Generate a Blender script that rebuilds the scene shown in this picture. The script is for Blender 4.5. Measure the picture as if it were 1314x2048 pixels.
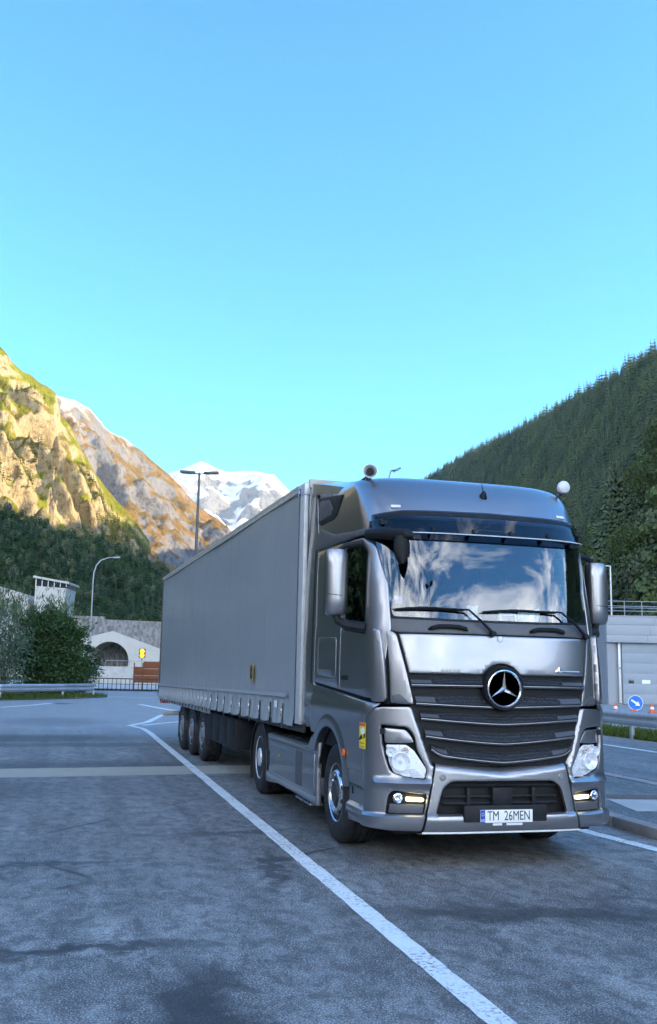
import bpy, bmesh, math, random
import numpy as np
from bisect import bisect
from math import sin, cos, pi, radians, hypot, sqrt, atan2
from mathutils import Vector, Matrix, noise, Euler
from mathutils.geometry import delaunay_2d_cdt

random.seed(7)
SC = bpy.context.scene
COL = SC.collection
for o in list(bpy.data.objects):
    bpy.data.objects.remove(o)

# ------------------------------------------------------------------ camera
cam = bpy.data.cameras.new('camera')
cam.sensor_fit = 'VERTICAL'
cam.sensor_height = 36.0
cam.lens = 36.0 * 1887.9 / 2048.0
cam.clip_start = 0.1
cam.clip_end = 40000
cam_o = bpy.data.objects.new('camera', cam)
COL.objects.link(cam_o)
YAW, PIT, ROLL = -.2615, .1673, .0207
_f = Vector((-sin(YAW) * cos(PIT), cos(YAW) * cos(PIT), sin(PIT)))
_r = _f.cross(Vector((0, 0, 1))).normalized()
_u = _r.cross(_f)
_R = cos(ROLL) * _r + sin(ROLL) * _u
_U = -sin(ROLL) * _r + cos(ROLL) * _u
cam_o.matrix_world = Matrix(((_R.x, _U.x, -_f.x, -3.9746), (_R.y, _U.y, -_f.y, -8.3407),
                             (_R.z, _U.z, -_f.z, 1.7388), (0, 0, 0, 1)))
SC.camera = cam_o

# ------------------------------------------------------------------ sky, sun, exposure
SUN_AZ, SUN_EL = radians(112), radians(17)      # azimuth clockwise from +Y
W = bpy.data.worlds.new('World')
SC.world = W
W.use_nodes = True
wn = W.node_tree
wn.nodes.clear()


def N(nt, typ, **kw):
    n = nt.nodes.new(typ)
    for k, v in kw.items():
        if k.startswith('i_'):
            n.inputs[k[2:].replace('_', ' ')].default_value = v
        else:
            setattr(n, k, v)
    return n


def mth(nt, op, a, b=None, c=None, clamp=False):
    n = nt.nodes.new('ShaderNodeMath')
    n.operation = op
    n.use_clamp = clamp
    for i, v in enumerate((a, b, c)):
        if v is None:
            continue
        if isinstance(v, (int, float)):
            n.inputs[i].default_value = v
        else:
            nt.links.new(v, n.inputs[i])
    return n.outputs[0]


def mix(nt, fac, a, b, blend='MIX'):
    n = nt.nodes.new('ShaderNodeMix')
    n.data_type = 'RGBA'
    n.blend_type = blend
    n.clamp_factor = True
    for sock, v in ((n.inputs[0], fac), (n.inputs[6], a), (n.inputs[7], b)):
        if isinstance(v, (int, float)):
            sock.default_value = v
        elif isinstance(v, (tuple, list)):
            sock.default_value = (*v[:3], 1)
        else:
            nt.links.new(v, sock)
    return n.outputs[2]


def ramp(nt, fac, stops, interp='LINEAR'):
    n = nt.nodes.new('ShaderNodeValToRGB')
    n.color_ramp.interpolation = interp
    el = n.color_ramp.elements
    while len(el) < len(stops):
        el.new(0.5)
    for e, (p, c) in zip(el, stops):
        e.position = p
        e.color = (c, c, c, 1) if isinstance(c, (int, float)) else (*c[:3], 1)
    nt.links.new(fac, n.inputs[0])
    return n.outputs[0]


def noi(nt, vec, scale, detail=4, rough=.55, dist=0.0, out=0):
    n = nt.nodes.new('ShaderNodeTexNoise')
    n.inputs['Scale'].default_value = scale
    n.inputs['Detail'].default_value = detail
    n.inputs['Roughness'].default_value = rough
    n.inputs['Distortion'].default_value = dist
    if vec is not None:
        nt.links.new(vec, n.inputs['Vector'])
    return n.outputs[out]


def vmap(nt, vec, loc=(0, 0, 0), rot=(0, 0, 0), scale=(1, 1, 1), typ='POINT'):
    n = nt.nodes.new('ShaderNodeMapping')
    n.vector_type = typ
    n.inputs['Location'].default_value = loc
    n.inputs['Rotation'].default_value = rot
    n.inputs['Scale'].default_value = scale
    nt.links.new(vec, n.inputs['Vector'])
    return n.outputs[0]


sky = N(wn, 'ShaderNodeTexSky')
sky.sky_type = 'NISHITA'
sky.sun_disc = False
sky.sun_elevation = SUN_EL
sky.sun_rotation = SUN_AZ
sky.altitude = 1200
sky.air_density = 1.0
sky.dust_density = 0.2
sky.ozone_density = 1.6
tinted = mix(wn, 1.0, sky.outputs[0], (.29, .70, .98), 'MULTIPLY')
tc = N(wn, 'ShaderNodeTexCoord')
sep = N(wn, 'ShaderNodeSeparateXYZ')
wn.links.new(tc.outputs['Generated'], sep.inputs[0])
zz = mth(wn, 'ADD', mth(wn, 'MAXIMUM', sep.outputs[2], 0.0), .16)
cx_ = mth(wn, 'DIVIDE', sep.outputs[0], zz)
cy_ = mth(wn, 'DIVIDE', sep.outputs[1], zz)
cmb = N(wn, 'ShaderNodeCombineXYZ')
wn.links.new(cx_, cmb.inputs[0])
wn.links.new(cy_, cmb.inputs[1])
cl1 = noi(wn, vmap(wn, tc.outputs['Generated'], (3.1, 1.7, .4), (0, 0, .5), (1, 1, 3.2)), 3.6, 9, .60, .55)
# broken cloud over the valley behind the photographer, thinning out overhead and ahead
back = mth(wn, 'ADD', mth(wn, 'MULTIPLY', sep.outputs[1], -1.0), mth(wn, 'MULTIPLY', sep.outputs[0], -.25))
cover = ramp(wn, mth(wn, 'ADD', mth(wn, 'MULTIPLY', back, .5), .5), [(.42, 0.0), (.75, .17)])
cl2 = mth(wn, 'ADD', mth(wn, 'ADD', cl1, cover), ramp(wn, sep.outputs[2], [(.12, .14), (.42, .10), (.56, 0.0)]))
cmask = ramp(wn, cl2, [(.68, 0.0), (1.0, 1.0)])
cmask = mth(wn, 'MULTIPLY', cmask, ramp(wn, mth(wn, 'ADD', mth(wn, 'MULTIPLY', back, .5), .5), [(.40, 0.0), (.58, 1.0)]))
clouded = mix(wn, cmask, tinted, (17.5, 17.2, 16.6))
bg = N(wn, 'ShaderNodeBackground')
bg.inputs['Strength'].default_value = 0.15
wn.links.new(clouded, bg.inputs['Color'])
wo = N(wn, 'ShaderNodeOutputWorld')
wn.links.new(bg.outputs[0], wo.inputs[0])

sun = bpy.data.lights.new('sun', 'SUN')
sun.energy = 2.9
sun.angle = radians(.53)
sun.color = (1.0, .78, .46)
sun_o = bpy.data.objects.new('sun', sun)
COL.objects.link(sun_o)
_sd = Vector((sin(SUN_AZ) * cos(SUN_EL), cos(SUN_AZ) * cos(SUN_EL), sin(SUN_EL)))
sun_o.rotation_euler = _sd.to_track_quat('Z', 'Y').to_euler()

SC.view_settings.view_transform = 'Standard'
SC.view_settings.look = 'None'
SC.view_settings.exposure = 2.08
SC.view_settings.gamma = 1.0
SC.view_settings.use_curve_mapping = False
SC.render.engine = 'CYCLES'
SC.cycles.use_denoising = True
SC.cycles.max_bounces = 8
SC.cycles.transparent_max_bounces = 12
SC.cycles.sample_clamp_indirect = 6.0

# ------------------------------------------------------------------ materials
MATS = {}


def newmat(name):
    m = bpy.data.materials.new(name)
    m.use_nodes = True
    nt = m.node_tree
    b = nt.nodes['Principled BSDF']
    MATS[name] = m
    return m, nt, b


def pmat(name, col, rough=.5, metal=0.0, coat=0.0, spec=.5, var=.12, vscale=3.0, bump=0.0, bscale=60.0, emit=None, estr=0.0,
         dirt=0.0, dirtcol=(.12, .11, .10)):
    """principled material with slow colour drift, optional film of dust and fine relief"""
    m, nt, b = newmat(name)
    co = N(nt, 'ShaderNodeTexCoord').outputs['Object']
    n1 = noi(nt, co, vscale, 4, .6)
    lo = tuple(c * (1 - var) for c in col)
    hi = tuple(min(1, c * (1 + var)) for c in col)
    c = mix(nt, n1, lo, hi)
    if dirt > 0:
        n2 = noi(nt, co, vscale * 2.3, 6, .65)
        c = mix(nt, mth(nt, 'MULTIPLY', ramp(nt, n2, [(.42, 0), (.72, 1)]), dirt), c, dirtcol)
    nt.links.new(c, b.inputs['Base Color'])
    rr = mth(nt, 'ADD', mth(nt, 'MULTIPLY', noi(nt, co, vscale * 4, 3), .12 * (1 if rough > .1 else .3)), max(0, rough - .06))
    nt.links.new(rr, b.inputs['Roughness'])
    b.inputs['Metallic'].default_value = metal
    b.inputs['Coat Weight'].default_value = coat
    b.inputs['Coat Roughness'].default_value = .04
    b.inputs['Specular IOR Level'].default_value = spec
    if bump:
        bn = N(nt, 'ShaderNodeBump')
        bn.inputs['Strength'].default_value = bump
        bn.inputs['Distance'].default_value = .01
        nt.links.new(noi(nt, co, bscale, 4), bn.inputs['Height'])
        nt.links.new(bn.outputs[0], b.inputs['Normal'])
    if emit:
        b.inputs['Emission Color'].default_value = (*emit, 1)
        b.inputs['Emission Strength'].default_value = estr
    return m


M = MATS
# truck paint: grey metallic under clear coat, a thin road film low down
m, nt, b = newmat('paint')
co = N(nt, 'ShaderNodeTexCoord').outputs['Object']
fl = noi(nt, co, 900, 2, .5)
base = mix(nt, fl, (.275, .27, .285), (.35, .345, .36))
b.inputs['Metallic'].default_value = .88
grime = ramp(nt, noi(nt, co, 1.7, 7, .68), [(.30, 0.0), (.80, .10)])
nt.links.new(mix(nt, grime, base, (.24, .23, .21)), b.inputs['Base Color'])
nt.links.new(mth(nt, 'ADD', mth(nt, 'MULTIPLY', grime, .5), .31), b.inputs['Roughness'])
b.inputs['Coat Weight'].default_value = .7
b.inputs['Coat Roughness'].default_value = .05
pmat('plastic', (.014, .015, .018), .50, spec=.22, bump=.08, bscale=400, dirt=.3, dirtcol=(.05, .048, .046))
pmat('plastic_grey', (.075, .08, .09), .42, spec=.45, dirt=.3, dirtcol=(.12, .115, .11))
pmat('black', (.008, .008, .009), .6, spec=.3)
pmat('rubber', (.020, .020, .022), .72, spec=.3, bump=.25, bscale=90, dirt=.55, dirtcol=(.06, .057, .053))
pmat('chrome', (.78, .79, .81), .10, metal=1.0, var=.04)
pmat('satin_chrome', (.86, .87, .89), .26, metal=1.0, var=.04)
pmat('lamp_silver', (.88, .89, .90), .28, metal=.25, var=.05)
pmat('alloy', (.62, .63, .65), .28, metal=.95, var=.08, dirt=.3, dirtcol=(.3, .28, .26))
pmat('rim_paint', (.66, .67, .68), .34, metal=.35, dirt=.4, dirtcol=(.28, .26, .24))
pmat('dark_steel', (.055, .056, .06), .55, metal=.4, dirt=.5, dirtcol=(.09, .08, .07))
pmat('white_plastic', (.72, .73, .74), .35, dirt=.15, dirtcol=(.5, .48, .45))
pmat('plate_white', (.80, .81, .80), .4, var=.03)
pmat('plate_blue', (.01, .06, .42), .4, var=.05)
pmat('plate_black', (.01, .01, .01), .5)
pmat('amber', (.75, .16, .03), .2, coat=.6)
pmat('sticker_yellow', (.80, .66, .02), .4, var=.04)
pmat('sticker_red', (.72, .10, .10), .4, var=.04)
pmat('gold', (.55, .36, .10), .35, metal=.5)
pmat('badge_blue', (.05, .10, .34), .25, coat=.5)
pmat('green_sticker', (.28, .72, .25), .4, var=.03)
pmat('seat_fabric', (.05, .05, .055), .9)
pmat('drl', (.9, .85, .6), .3, emit=(1.0, .86, .50), estr=1.6)
pmat('alu_light', (.62, .63, .62), .42, metal=.25, dirt=.4, dirtcol=(.36, .35, .30))
pmat('aged_cream', (.50, .47, .40), .55, dirt=.6, dirtcol=(.28, .24, .18))
pmat('steel_galv', (.42, .45, .48), .42, metal=.55, var=.18, dirt=.35, dirtcol=(.25, .24, .22))
pmat('concrete', (.50, .48, .44), .85, var=.15, vscale=.6, bump=.3, bscale=3, dirt=.5, dirtcol=(.30, .29, .27))
pmat('concrete_pale', (.58, .56, .52), .85, var=.12, vscale=.25, bump=.2, bscale=2, dirt=.35, dirtcol=(.42, .40, .37))
pmat('dull_rim', (.24, .24, .25), .5, metal=.5, dirt=.5, dirtcol=(.12, .11, .10))
pmat('render_grey', (.30, .32, .345), .8, var=.06, vscale=.5, dirt=.3, dirtcol=(.32, .33, .34))
pmat('fascia_grey', (.32, .35, .38), .55, var=.05, vscale=.6, dirt=.2, dirtcol=(.36, .37, .38))
pmat('door_grey', (.28, .325, .37), .5, var=.05, vscale=.6)
pmat('window_dark', (.02, .025, .035), .12, spec=.7)
pmat('pole_grey', (.30, .32, .34), .45, metal=.5)
pmat('lamp_dark', (.10, .11, .12), .5, metal=.3)
pmat('corten', (.22, .075, .03), .85, var=.35, vscale=1.2, bump=.3, bscale=20)
pmat('rail_brown', (.07, .05, .04), .7)
pmat('sign_blue', (.01, .16, .62), .35, var=.04)
pmat('sign_white', (.85, .86, .86), .4, var=.03)
pmat('cone_orange', (.80, .12, .03), .5)
pmat('signal_board', (.16, .03, .02), .6)
pmat('signal_amber', (.9, .6, .02), .3, emit=(1.0, .62, .01), estr=.9)
pmat('bark', (.09, .07, .055), .9, bump=.5, bscale=20)
pmat('kerb', (.30, .29, .28), .85, var=.2, vscale=2.5, bump=.4, bscale=40, dirt=.5, dirtcol=(.16, .16, .16))

# glass that reflects the sky strongly and lets a dim cabin show
def glassmat(name, tint, ior, trans=.75, rough=0.0):
    m, nt, b = newmat(name)
    out = nt.nodes['Material Output']
    nt.nodes.remove(b)
    fr = N(nt, 'ShaderNodeFresnel')
    geo = N(nt, 'ShaderNodeNewGeometry')
    iv = mth(nt, 'ADD', mth(nt, 'MULTIPLY', geo.outputs['Backfacing'], 1 / ior - ior), ior)
    nt.links.new(iv, fr.inputs['IOR'])
    gl = N(nt, 'ShaderNodeBsdfGlossy')
    gl.inputs['Roughness'].default_value = rough
    gl.inputs['Color'].default_value = (.95, .97, 1, 1)
    tr = N(nt, 'ShaderNodeBsdfTransparent')
    tr.inputs['Color'].default_value = (*[t * trans for t in tint], 1)
    mx = N(nt, 'ShaderNodeMixShader')
    nt.links.new(fr.outputs[0], mx.inputs[0])
    nt.links.new(tr.outputs[0], mx.inputs[1])
    nt.links.new(gl.outputs[0], mx.inputs[2])
    nt.links.new(mx.outputs[0], out.inputs[0])
    return m


glassmat('windscreen', (.72, .88, .94), 2.1, .76)
glassmat('side_glass', (.30, .36, .38), 1.75, .5)
glassmat('lens', (.97, .98, 1.0), 1.5, .97)
glassmat('smoke', (.34, .36, .42), 1.6, .5)

# trailer curtain: pvc tarpaulin, faint vertical slack and scuffs
m, nt, b = newmat('tarp')
co = N(nt, 'ShaderNodeTexCoord').outputs['Object']
st = noi(nt, vmap(nt, co, scale=(1, .35, 1.6)), .9, 6, .6)
c = mix(nt, st, (.29, .315, .33), (.36, .385, .40))
scr = ramp(nt, noi(nt, vmap(nt, co, rot=(.05, 0, 0), scale=(1, .25, 6)), 2.2, 6, .7), [(.62, 0.0), (.72, .35)])
c = mix(nt, scr, c, (.38, .40, .41))
drip = ramp(nt, noi(nt, vmap(nt, co, scale=(1, 5, .25)), 1.6, 5, .6), [(.55, 0.0), (.8, .35)])
c = mix(nt, drip, c, (.17, .175, .175))
nt.links.new(c, b.inputs['Base Color'])
b.inputs['Roughness'].default_value = .28
b.inputs['Specular IOR Level'].default_value = .6
bn = N(nt, 'ShaderNodeBump')
bn.inputs['Strength'].default_value = .35
bn.inputs['Distance'].default_value = .05
nt.links.new(noi(nt, vmap(nt, co, scale=(1, .5, .3)), 1.4, 3, .5), bn.inputs['Height'])
nt.links.new(bn.outputs[0], b.inputs['Normal'])
pmat('tarp_stripe', (.36, .39, .41), .42, var=.08, dirt=.3, dirtcol=(.25, .26, .27))

# grille mesh: honeycomb of dark holes in grey plastic
m, nt, b = newmat('grille_mesh')
co = N(nt, 'ShaderNodeTexCoord').outputs['Object']
vo = N(nt, 'ShaderNodeTexVoronoi', feature='DISTANCE_TO_EDGE')
vo.inputs['Scale'].default_value = 42
vo.inputs['Randomness'].default_value = .25
nt.links.new(vmap(nt, co, scale=(1.0, 1, 1.6)), vo.inputs['Vector'])
h = ramp(nt, vo.outputs['Distance'], [(.06, 1.0), (.16, 0.0)])
nt.links.new(mix(nt, h, (.004, .004, .005), (.060, .063, .070)), b.inputs['Base Color'])
b.inputs['Roughness'].default_value = .4
bn = N(nt, 'ShaderNodeBump')
bn.inputs['Strength'].default_value = .9
bn.inputs['Distance'].default_value = .01
nt.links.new(h, bn.inputs['Height'])
nt.links.new(bn.outputs[0], b.inputs['Normal'])


# ------------------------------------------------------------------ mesh helpers
class MB:
    def __init__(s):
        s.v, s.f = [], []

    def add(s, vs, fs):
        k = len(s.v)
        s.v += [tuple(p) for p in vs]
        s.f += [tuple(i + k for i in f) for f in fs]
        return s

    def box(s, c, d, rot=None, bev=0.0):
        x, y, z = d[0] / 2, d[1] / 2, d[2] / 2
        if bev > 0:
            bm = bmesh.new()
            bmesh.ops.create_cube(bm, size=1)
            for v in bm.verts:
                v.co = (v.co.x * d[0], v.co.y * d[1], v.co.z * d[2])
            bmesh.ops.bevel(bm, geom=bm.edges[:], offset=min(bev, min(d) * .45), segments=2, affect='EDGES', profile=.6)
            vs = [v.co.copy() for v in bm.verts]
            bm.verts.index_update()
            fs = [[v.index for v in f.verts] for f in bm.faces]
            bm.free()
        else:
            vs = [Vector(p) for p in ((-x, -y, -z), (x, -y, -z), (x, y, -z), (-x, y, -z), (-x, -y, z), (x, -y, z), (x, y, z), (-x, y, z))]
            fs = [(0, 3, 2, 1), (4, 5, 6, 7), (0, 1, 5, 4), (1, 2, 6, 5), (2, 3, 7, 6), (3, 0, 4, 7)]
        if rot is not None:
            mt = Euler(rot).to_matrix()
            vs = [mt @ v for v in vs]
        c = Vector(c)
        return s.add([v + c for v in vs], fs)

    def tube(s, path, r, n=10, caps=True):
        P = [Vector(p) for p in path]
        R = r if isinstance(r, (list, tuple)) else [r] * len(P)
        vs, fs = [], []
        up = None
        for i, p in enumerate(P):
            t = (P[min(i + 1, len(P) - 1)] - P[max(i - 1, 0)]).normalized()
            if up is None:
                up = Vector((0, 0, 1)) if abs(t.z) < .9 else Vector((1, 0, 0))
            a = t.cross(up).normalized()
            up = a.cross(t).normalized()
            for k in range(n):
                th = 2 * pi * k / n
                vs.append(p + R[i] * (cos(th) * a + sin(th) * up))
        for i in range(len(P) - 1):
            for k in range(n):
                q = (k + 1) % n
                fs.append((i * n + k, i * n + q, (i + 1) * n + q, (i + 1) * n + k))
        if caps:
            fs.append(tuple(range(n))[::-1])
            fs.append(tuple((len(P) - 1) * n + k for k in range(n)))
        return s.add(vs, fs)

    def lathe(s, c, ax, prof, n=32, a0=0.0):
        """prof: (radius, distance along axis)"""
        ax = Vector(ax).normalized()
        t = Vector((0, 0, 1)) if abs(ax.z) < .9 else Vector((1, 0, 0))
        a = ax.cross(t).normalized()
        b = ax.cross(a).normalized()
        c = Vector(c)
        vs, fs = [], []
        for r, h in prof:
            for k in range(n):
                th = a0 + 2 * pi * k / n
                vs.append(c + ax * h + r * (cos(th) * a + sin(th) * b))
        for i in range(len(prof) - 1):
            for k in range(n):
                q = (k + 1) % n
                fs.append((i * n + k, (i + 1) * n + k, (i + 1) * n + q, i * n + q))
        if prof[0][0] > 1e-5:
            fs.append(tuple(range(n)))
        if prof[-1][0] > 1e-5:
            fs.append(tuple((len(prof) - 1) * n + k for k in range(n))[::-1])
        return s.add(vs, fs)

    def prism(s, poly, fn, a, b):
        """poly 2d, fn(u,v,w)->xyz, extruded from w=a to w=b"""
        n = len(poly)
        vs = [fn(u, v, a) for u, v in poly] + [fn(u, v, b) for u, v in poly]
        fs = [tuple(range(n))[::-1], tuple(range(n, 2 * n))]
        fs += [(i, (i + 1) % n, n + (i + 1) % n, n + i) for i in range(n)]
        return s.add(vs, fs)

    def grid(s, pts):
        nr, nc = len(pts), len(pts[0])
        vs = [p for row in pts for p in row]
        fs = [(i * nc + j, i * nc + j + 1, (i + 1) * nc + j + 1, (i + 1) * nc + j) for i in range(nr - 1) for j in range(nc - 1)]
        return s.add(vs, fs)

    def mesh(s, name, mat, smooth=35):
        me = bpy.data.meshes.new(name)
        me.from_pydata([tuple(v) for v in s.v], [], s.f)
        me.materials.append(MATS[mat] if isinstance(mat, str) else mat)
        if smooth:
            me.polygons.foreach_set('use_smooth', [True] * len(me.polygons))
            me.set_sharp_from_angle(angle=radians(smooth))
        me.update()
        return me

    def build(s, name, mat, parent=None, smooth=35, fix=True):
        me = s.mesh(name, mat, smooth)
        if fix:
            bm = bmesh.new()
            bm.from_mesh(me)
            bmesh.ops.recalc_face_normals(bm, faces=bm.faces[:])
            bm.to_mesh(me)
            bm.free()
        return link(name, me, parent)


def link(name, data, parent=None):
    o = bpy.data.objects.new(name, data)
    COL.objects.link(o)
    if parent is not None:
        o.parent = parent
    return o


def empty(name, loc=(0, 0, 0), rz=0.0):
    o = link(name, None)
    o.empty_display_size = .2
    o.location = loc
    o.rotation_euler = (0, 0, rz)
    return o


def tag(o, label, cat=None, group=None, kind=None):
    if label:
        o['label'] = label
    if cat:
        o['category'] = cat
    if group:
        o['group'] = group
    if kind:
        o['kind'] = kind
    return o


def copy_tree(o, parent=None):
    c = o.copy()
    COL.objects.link(c)
    c.parent = parent
    for ch in list(o.children):
        copy_tree(ch, c)
    return c


# ------------------------------------------------------------------ curved-panel helper (panels laid on a body surface)
def resample(poly, res):
    out = []
    n = len(poly)
    for i in range(n):
        a, b = poly[i], poly[(i + 1) % n]
        k = max(1, int(math.ceil(hypot(b[0] - a[0], b[1] - a[1]) / res)))
        for j in range(k):
            t = j / k
            out.append((a[0] + (b[0] - a[0]) * t, a[1] + (b[1] - a[1]) * t))
    return out


def rnd(poly, r, n=4):
    """round the corners of a polygon; r number or list"""
    out = []
    m = len(poly)
    for i in range(m):
        p = Vector(poly[i])
        a, b = Vector(poly[i - 1]), Vector(poly[(i + 1) % m])
        rr = r[i] if isinstance(r, (list, tuple)) else r
        if rr <= 0:
            out.append(tuple(p))
            continue
        da, db = (a - p), (b - p)
        d = min(rr, da.length * .45, db.length * .45)
        s, e = p + da.normalized() * d, p + db.normalized() * d
        for k in range(n + 1):
            t = k / n
            out.append(tuple((1 - t) ** 2 * s + 2 * t * (1 - t) * p + t * t * e))
    return out


def inpoly(P, poly):
    x, y = P[:, 0], P[:, 1]
    q = np.array(poly)
    x0, y0 = q[:, 0], q[:, 1]
    x1, y1 = np.roll(x0, -1), np.roll(y0, -1)
    c = np.zeros(len(P), int)
    for a, b, d, e in zip(x0, y0, x1, y1):
        if b == e:
            continue
        m = ((b > y) != (e > y)) & (x < (d - a) * (y - b) / (e - b) + a)
        c += m
    return c % 2 == 1


def bdist(P, polys):
    D = np.full(len(P), 1e9)
    for poly in polys:
        q = np.array(poly)
        r = np.roll(q, -1, axis=0)
        for a, b in zip(q, r):
            ab = b - a
            L = ab @ ab
            if L < 1e-14:
                continue
            t = np.clip(((P - a) @ ab) / L, 0, 1)
            D = np.minimum(D, np.hypot(P[:, 0] - a[0] - t * ab[0], P[:, 1] - a[1] - t * ab[1]))
    return D


def panel(fn, poly, name, mat, parent, off=0.0, depth=.03, holes=(), res=.05, rr=.008, mirror=False, ns=1, smooth=40):
    """a sheet-metal panel: polygon in the surface's own coordinates, rolled edge of radius rr, returned edge of given depth"""
    loops = [resample(poly, res)] + [resample(h, res) for h in holes]
    if mirror:
        loops = [[(-a, b) for a, b in l][::-1] for l in loops]
    big = loops[0]
    xs, zs = [p[0] for p in big], [p[1] for p in big]
    gx = np.arange(min(xs) + res * .5, max(xs), res)
    gz = np.arange(min(zs) + res * .5, max(zs), res)
    pts = []
    if len(gx) and len(gz):
        G = np.array([(a, c) for a in gx for c in gz])
        ok = inpoly(G, big)
        for h in loops[1:]:
            ok &= ~inpoly(G, h)
        G = G[ok]
        if len(G):
            pts = G[bdist(G, loops) > max(res * .45, rr * 1.4)].tolist()
    ring = []
    if rr > 0:
        for li, l in enumerate(loops):
            n = len(l)
            ar = sum(l[i][0] * l[(i + 1) % n][1] - l[(i + 1) % n][0] * l[i][1] for i in range(n))
            sg = 1 if ar > 0 else -1
            if li:
                sg = -sg
            for i in range(n):
                a, c = l[i - 1], l[(i + 1) % n]
                dx, dz = c[0] - a[0], c[1] - a[1]
                L = hypot(dx, dz) or 1
                for k in (.35, 1.0):
                    ring.append((l[i][0] - dz / L * sg * rr * k, l[i][1] + dx / L * sg * rr * k, k))
        if ring:
            Rn = np.array([r[:2] for r in ring])
            kk = np.array([r[2] for r in ring])
            ok = inpoly(Rn, big)
            for h in loops[1:]:
                ok &= ~inpoly(Rn, h)
            ok &= bdist(Rn, loops) > kk * rr * .8
            ring = Rn[ok].tolist()
    verts, edges = [], []
    for l in loops:
        k = len(verts)
        verts += l
        edges += [(k + i, k + (i + 1) % len(l)) for i in range(len(l))]
    nb = len(verts)
    verts += [tuple(p) for p in ring] + [tuple(p) for p in pts]
    res_ = delaunay_2d_cdt([Vector(v) for v in verts], edges, [], 0, 1e-6)
    V2, F = [tuple(v) for v in res_[0]], res_[2]
    cen = np.array([[sum(V2[i][0] for i in f) / 3, sum(V2[i][1] for i in f) / 3] for f in F])
    ok = inpoly(cen, big)
    for h in loops[1:]:
        ok &= ~inpoly(cen, h)
    F = [f for f, k in zip(F, ok) if k]
    A = np.array(V2)
    D = bdist(A, loops)
    V3, V3b, NN = [], [], []
    for (a, c), d in zip(V2, D):
        p = Vector(fn(a, c))
        e = 2e-3
        pa, pc = Vector(fn(a + e, c)), Vector(fn(a, c + e))
        nn = (pa - p).cross(pc - p).normalized() * ns
        oo = off(abs(a), c) if callable(off) else off
        dr = 0.0
        if rr > 0 and d < rr:
            t = 1 - d / rr
            dr = rr * .9 * (1 - sqrt(max(0, 1 - t * t)))
        NN.append(nn)
        V3.append(p + nn * (oo - dr))
        V3b.append(p + nn * (oo - rr * .9 - depth))
    F = [f if (V3[f[1]] - V3[f[0]]).cross(V3[f[2]] - V3[f[0]]).dot(NN[f[0]]) >= 0 else (f[0], f[2], f[1]) for f in F]
    ec = {}
    for f in F:
        for i in range(3):
            e = (f[i], f[(i + 1) % 3])
            ec[tuple(sorted(e))] = ec.get(tuple(sorted(e)), 0) + 1
    be = [e for e, c in ec.items() if c == 1]
    bi = sorted({i for e in be for i in e})
    idx = {b: len(V3) + j for j, b in enumerate(bi)}
    vs = V3 + [V3b[b] for b in bi]
    fs = [tuple(f) for f in F]
    if depth > 0:
        dire = {(f[i], f[(i + 1) % 3]) for f in F for i in range(3)}
        be = [e if e in dire else (e[1], e[0]) for e in be]
        fs += [(e[1], e[0], idx[e[0]], idx[e[1]]) for e in be]
    else:
        vs = V3
    mb = MB()
    mb.v = [tuple(v) for v in vs]
    mb.f = fs
    return mb.build(name, mat, parent, smooth, fix=False)

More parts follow.
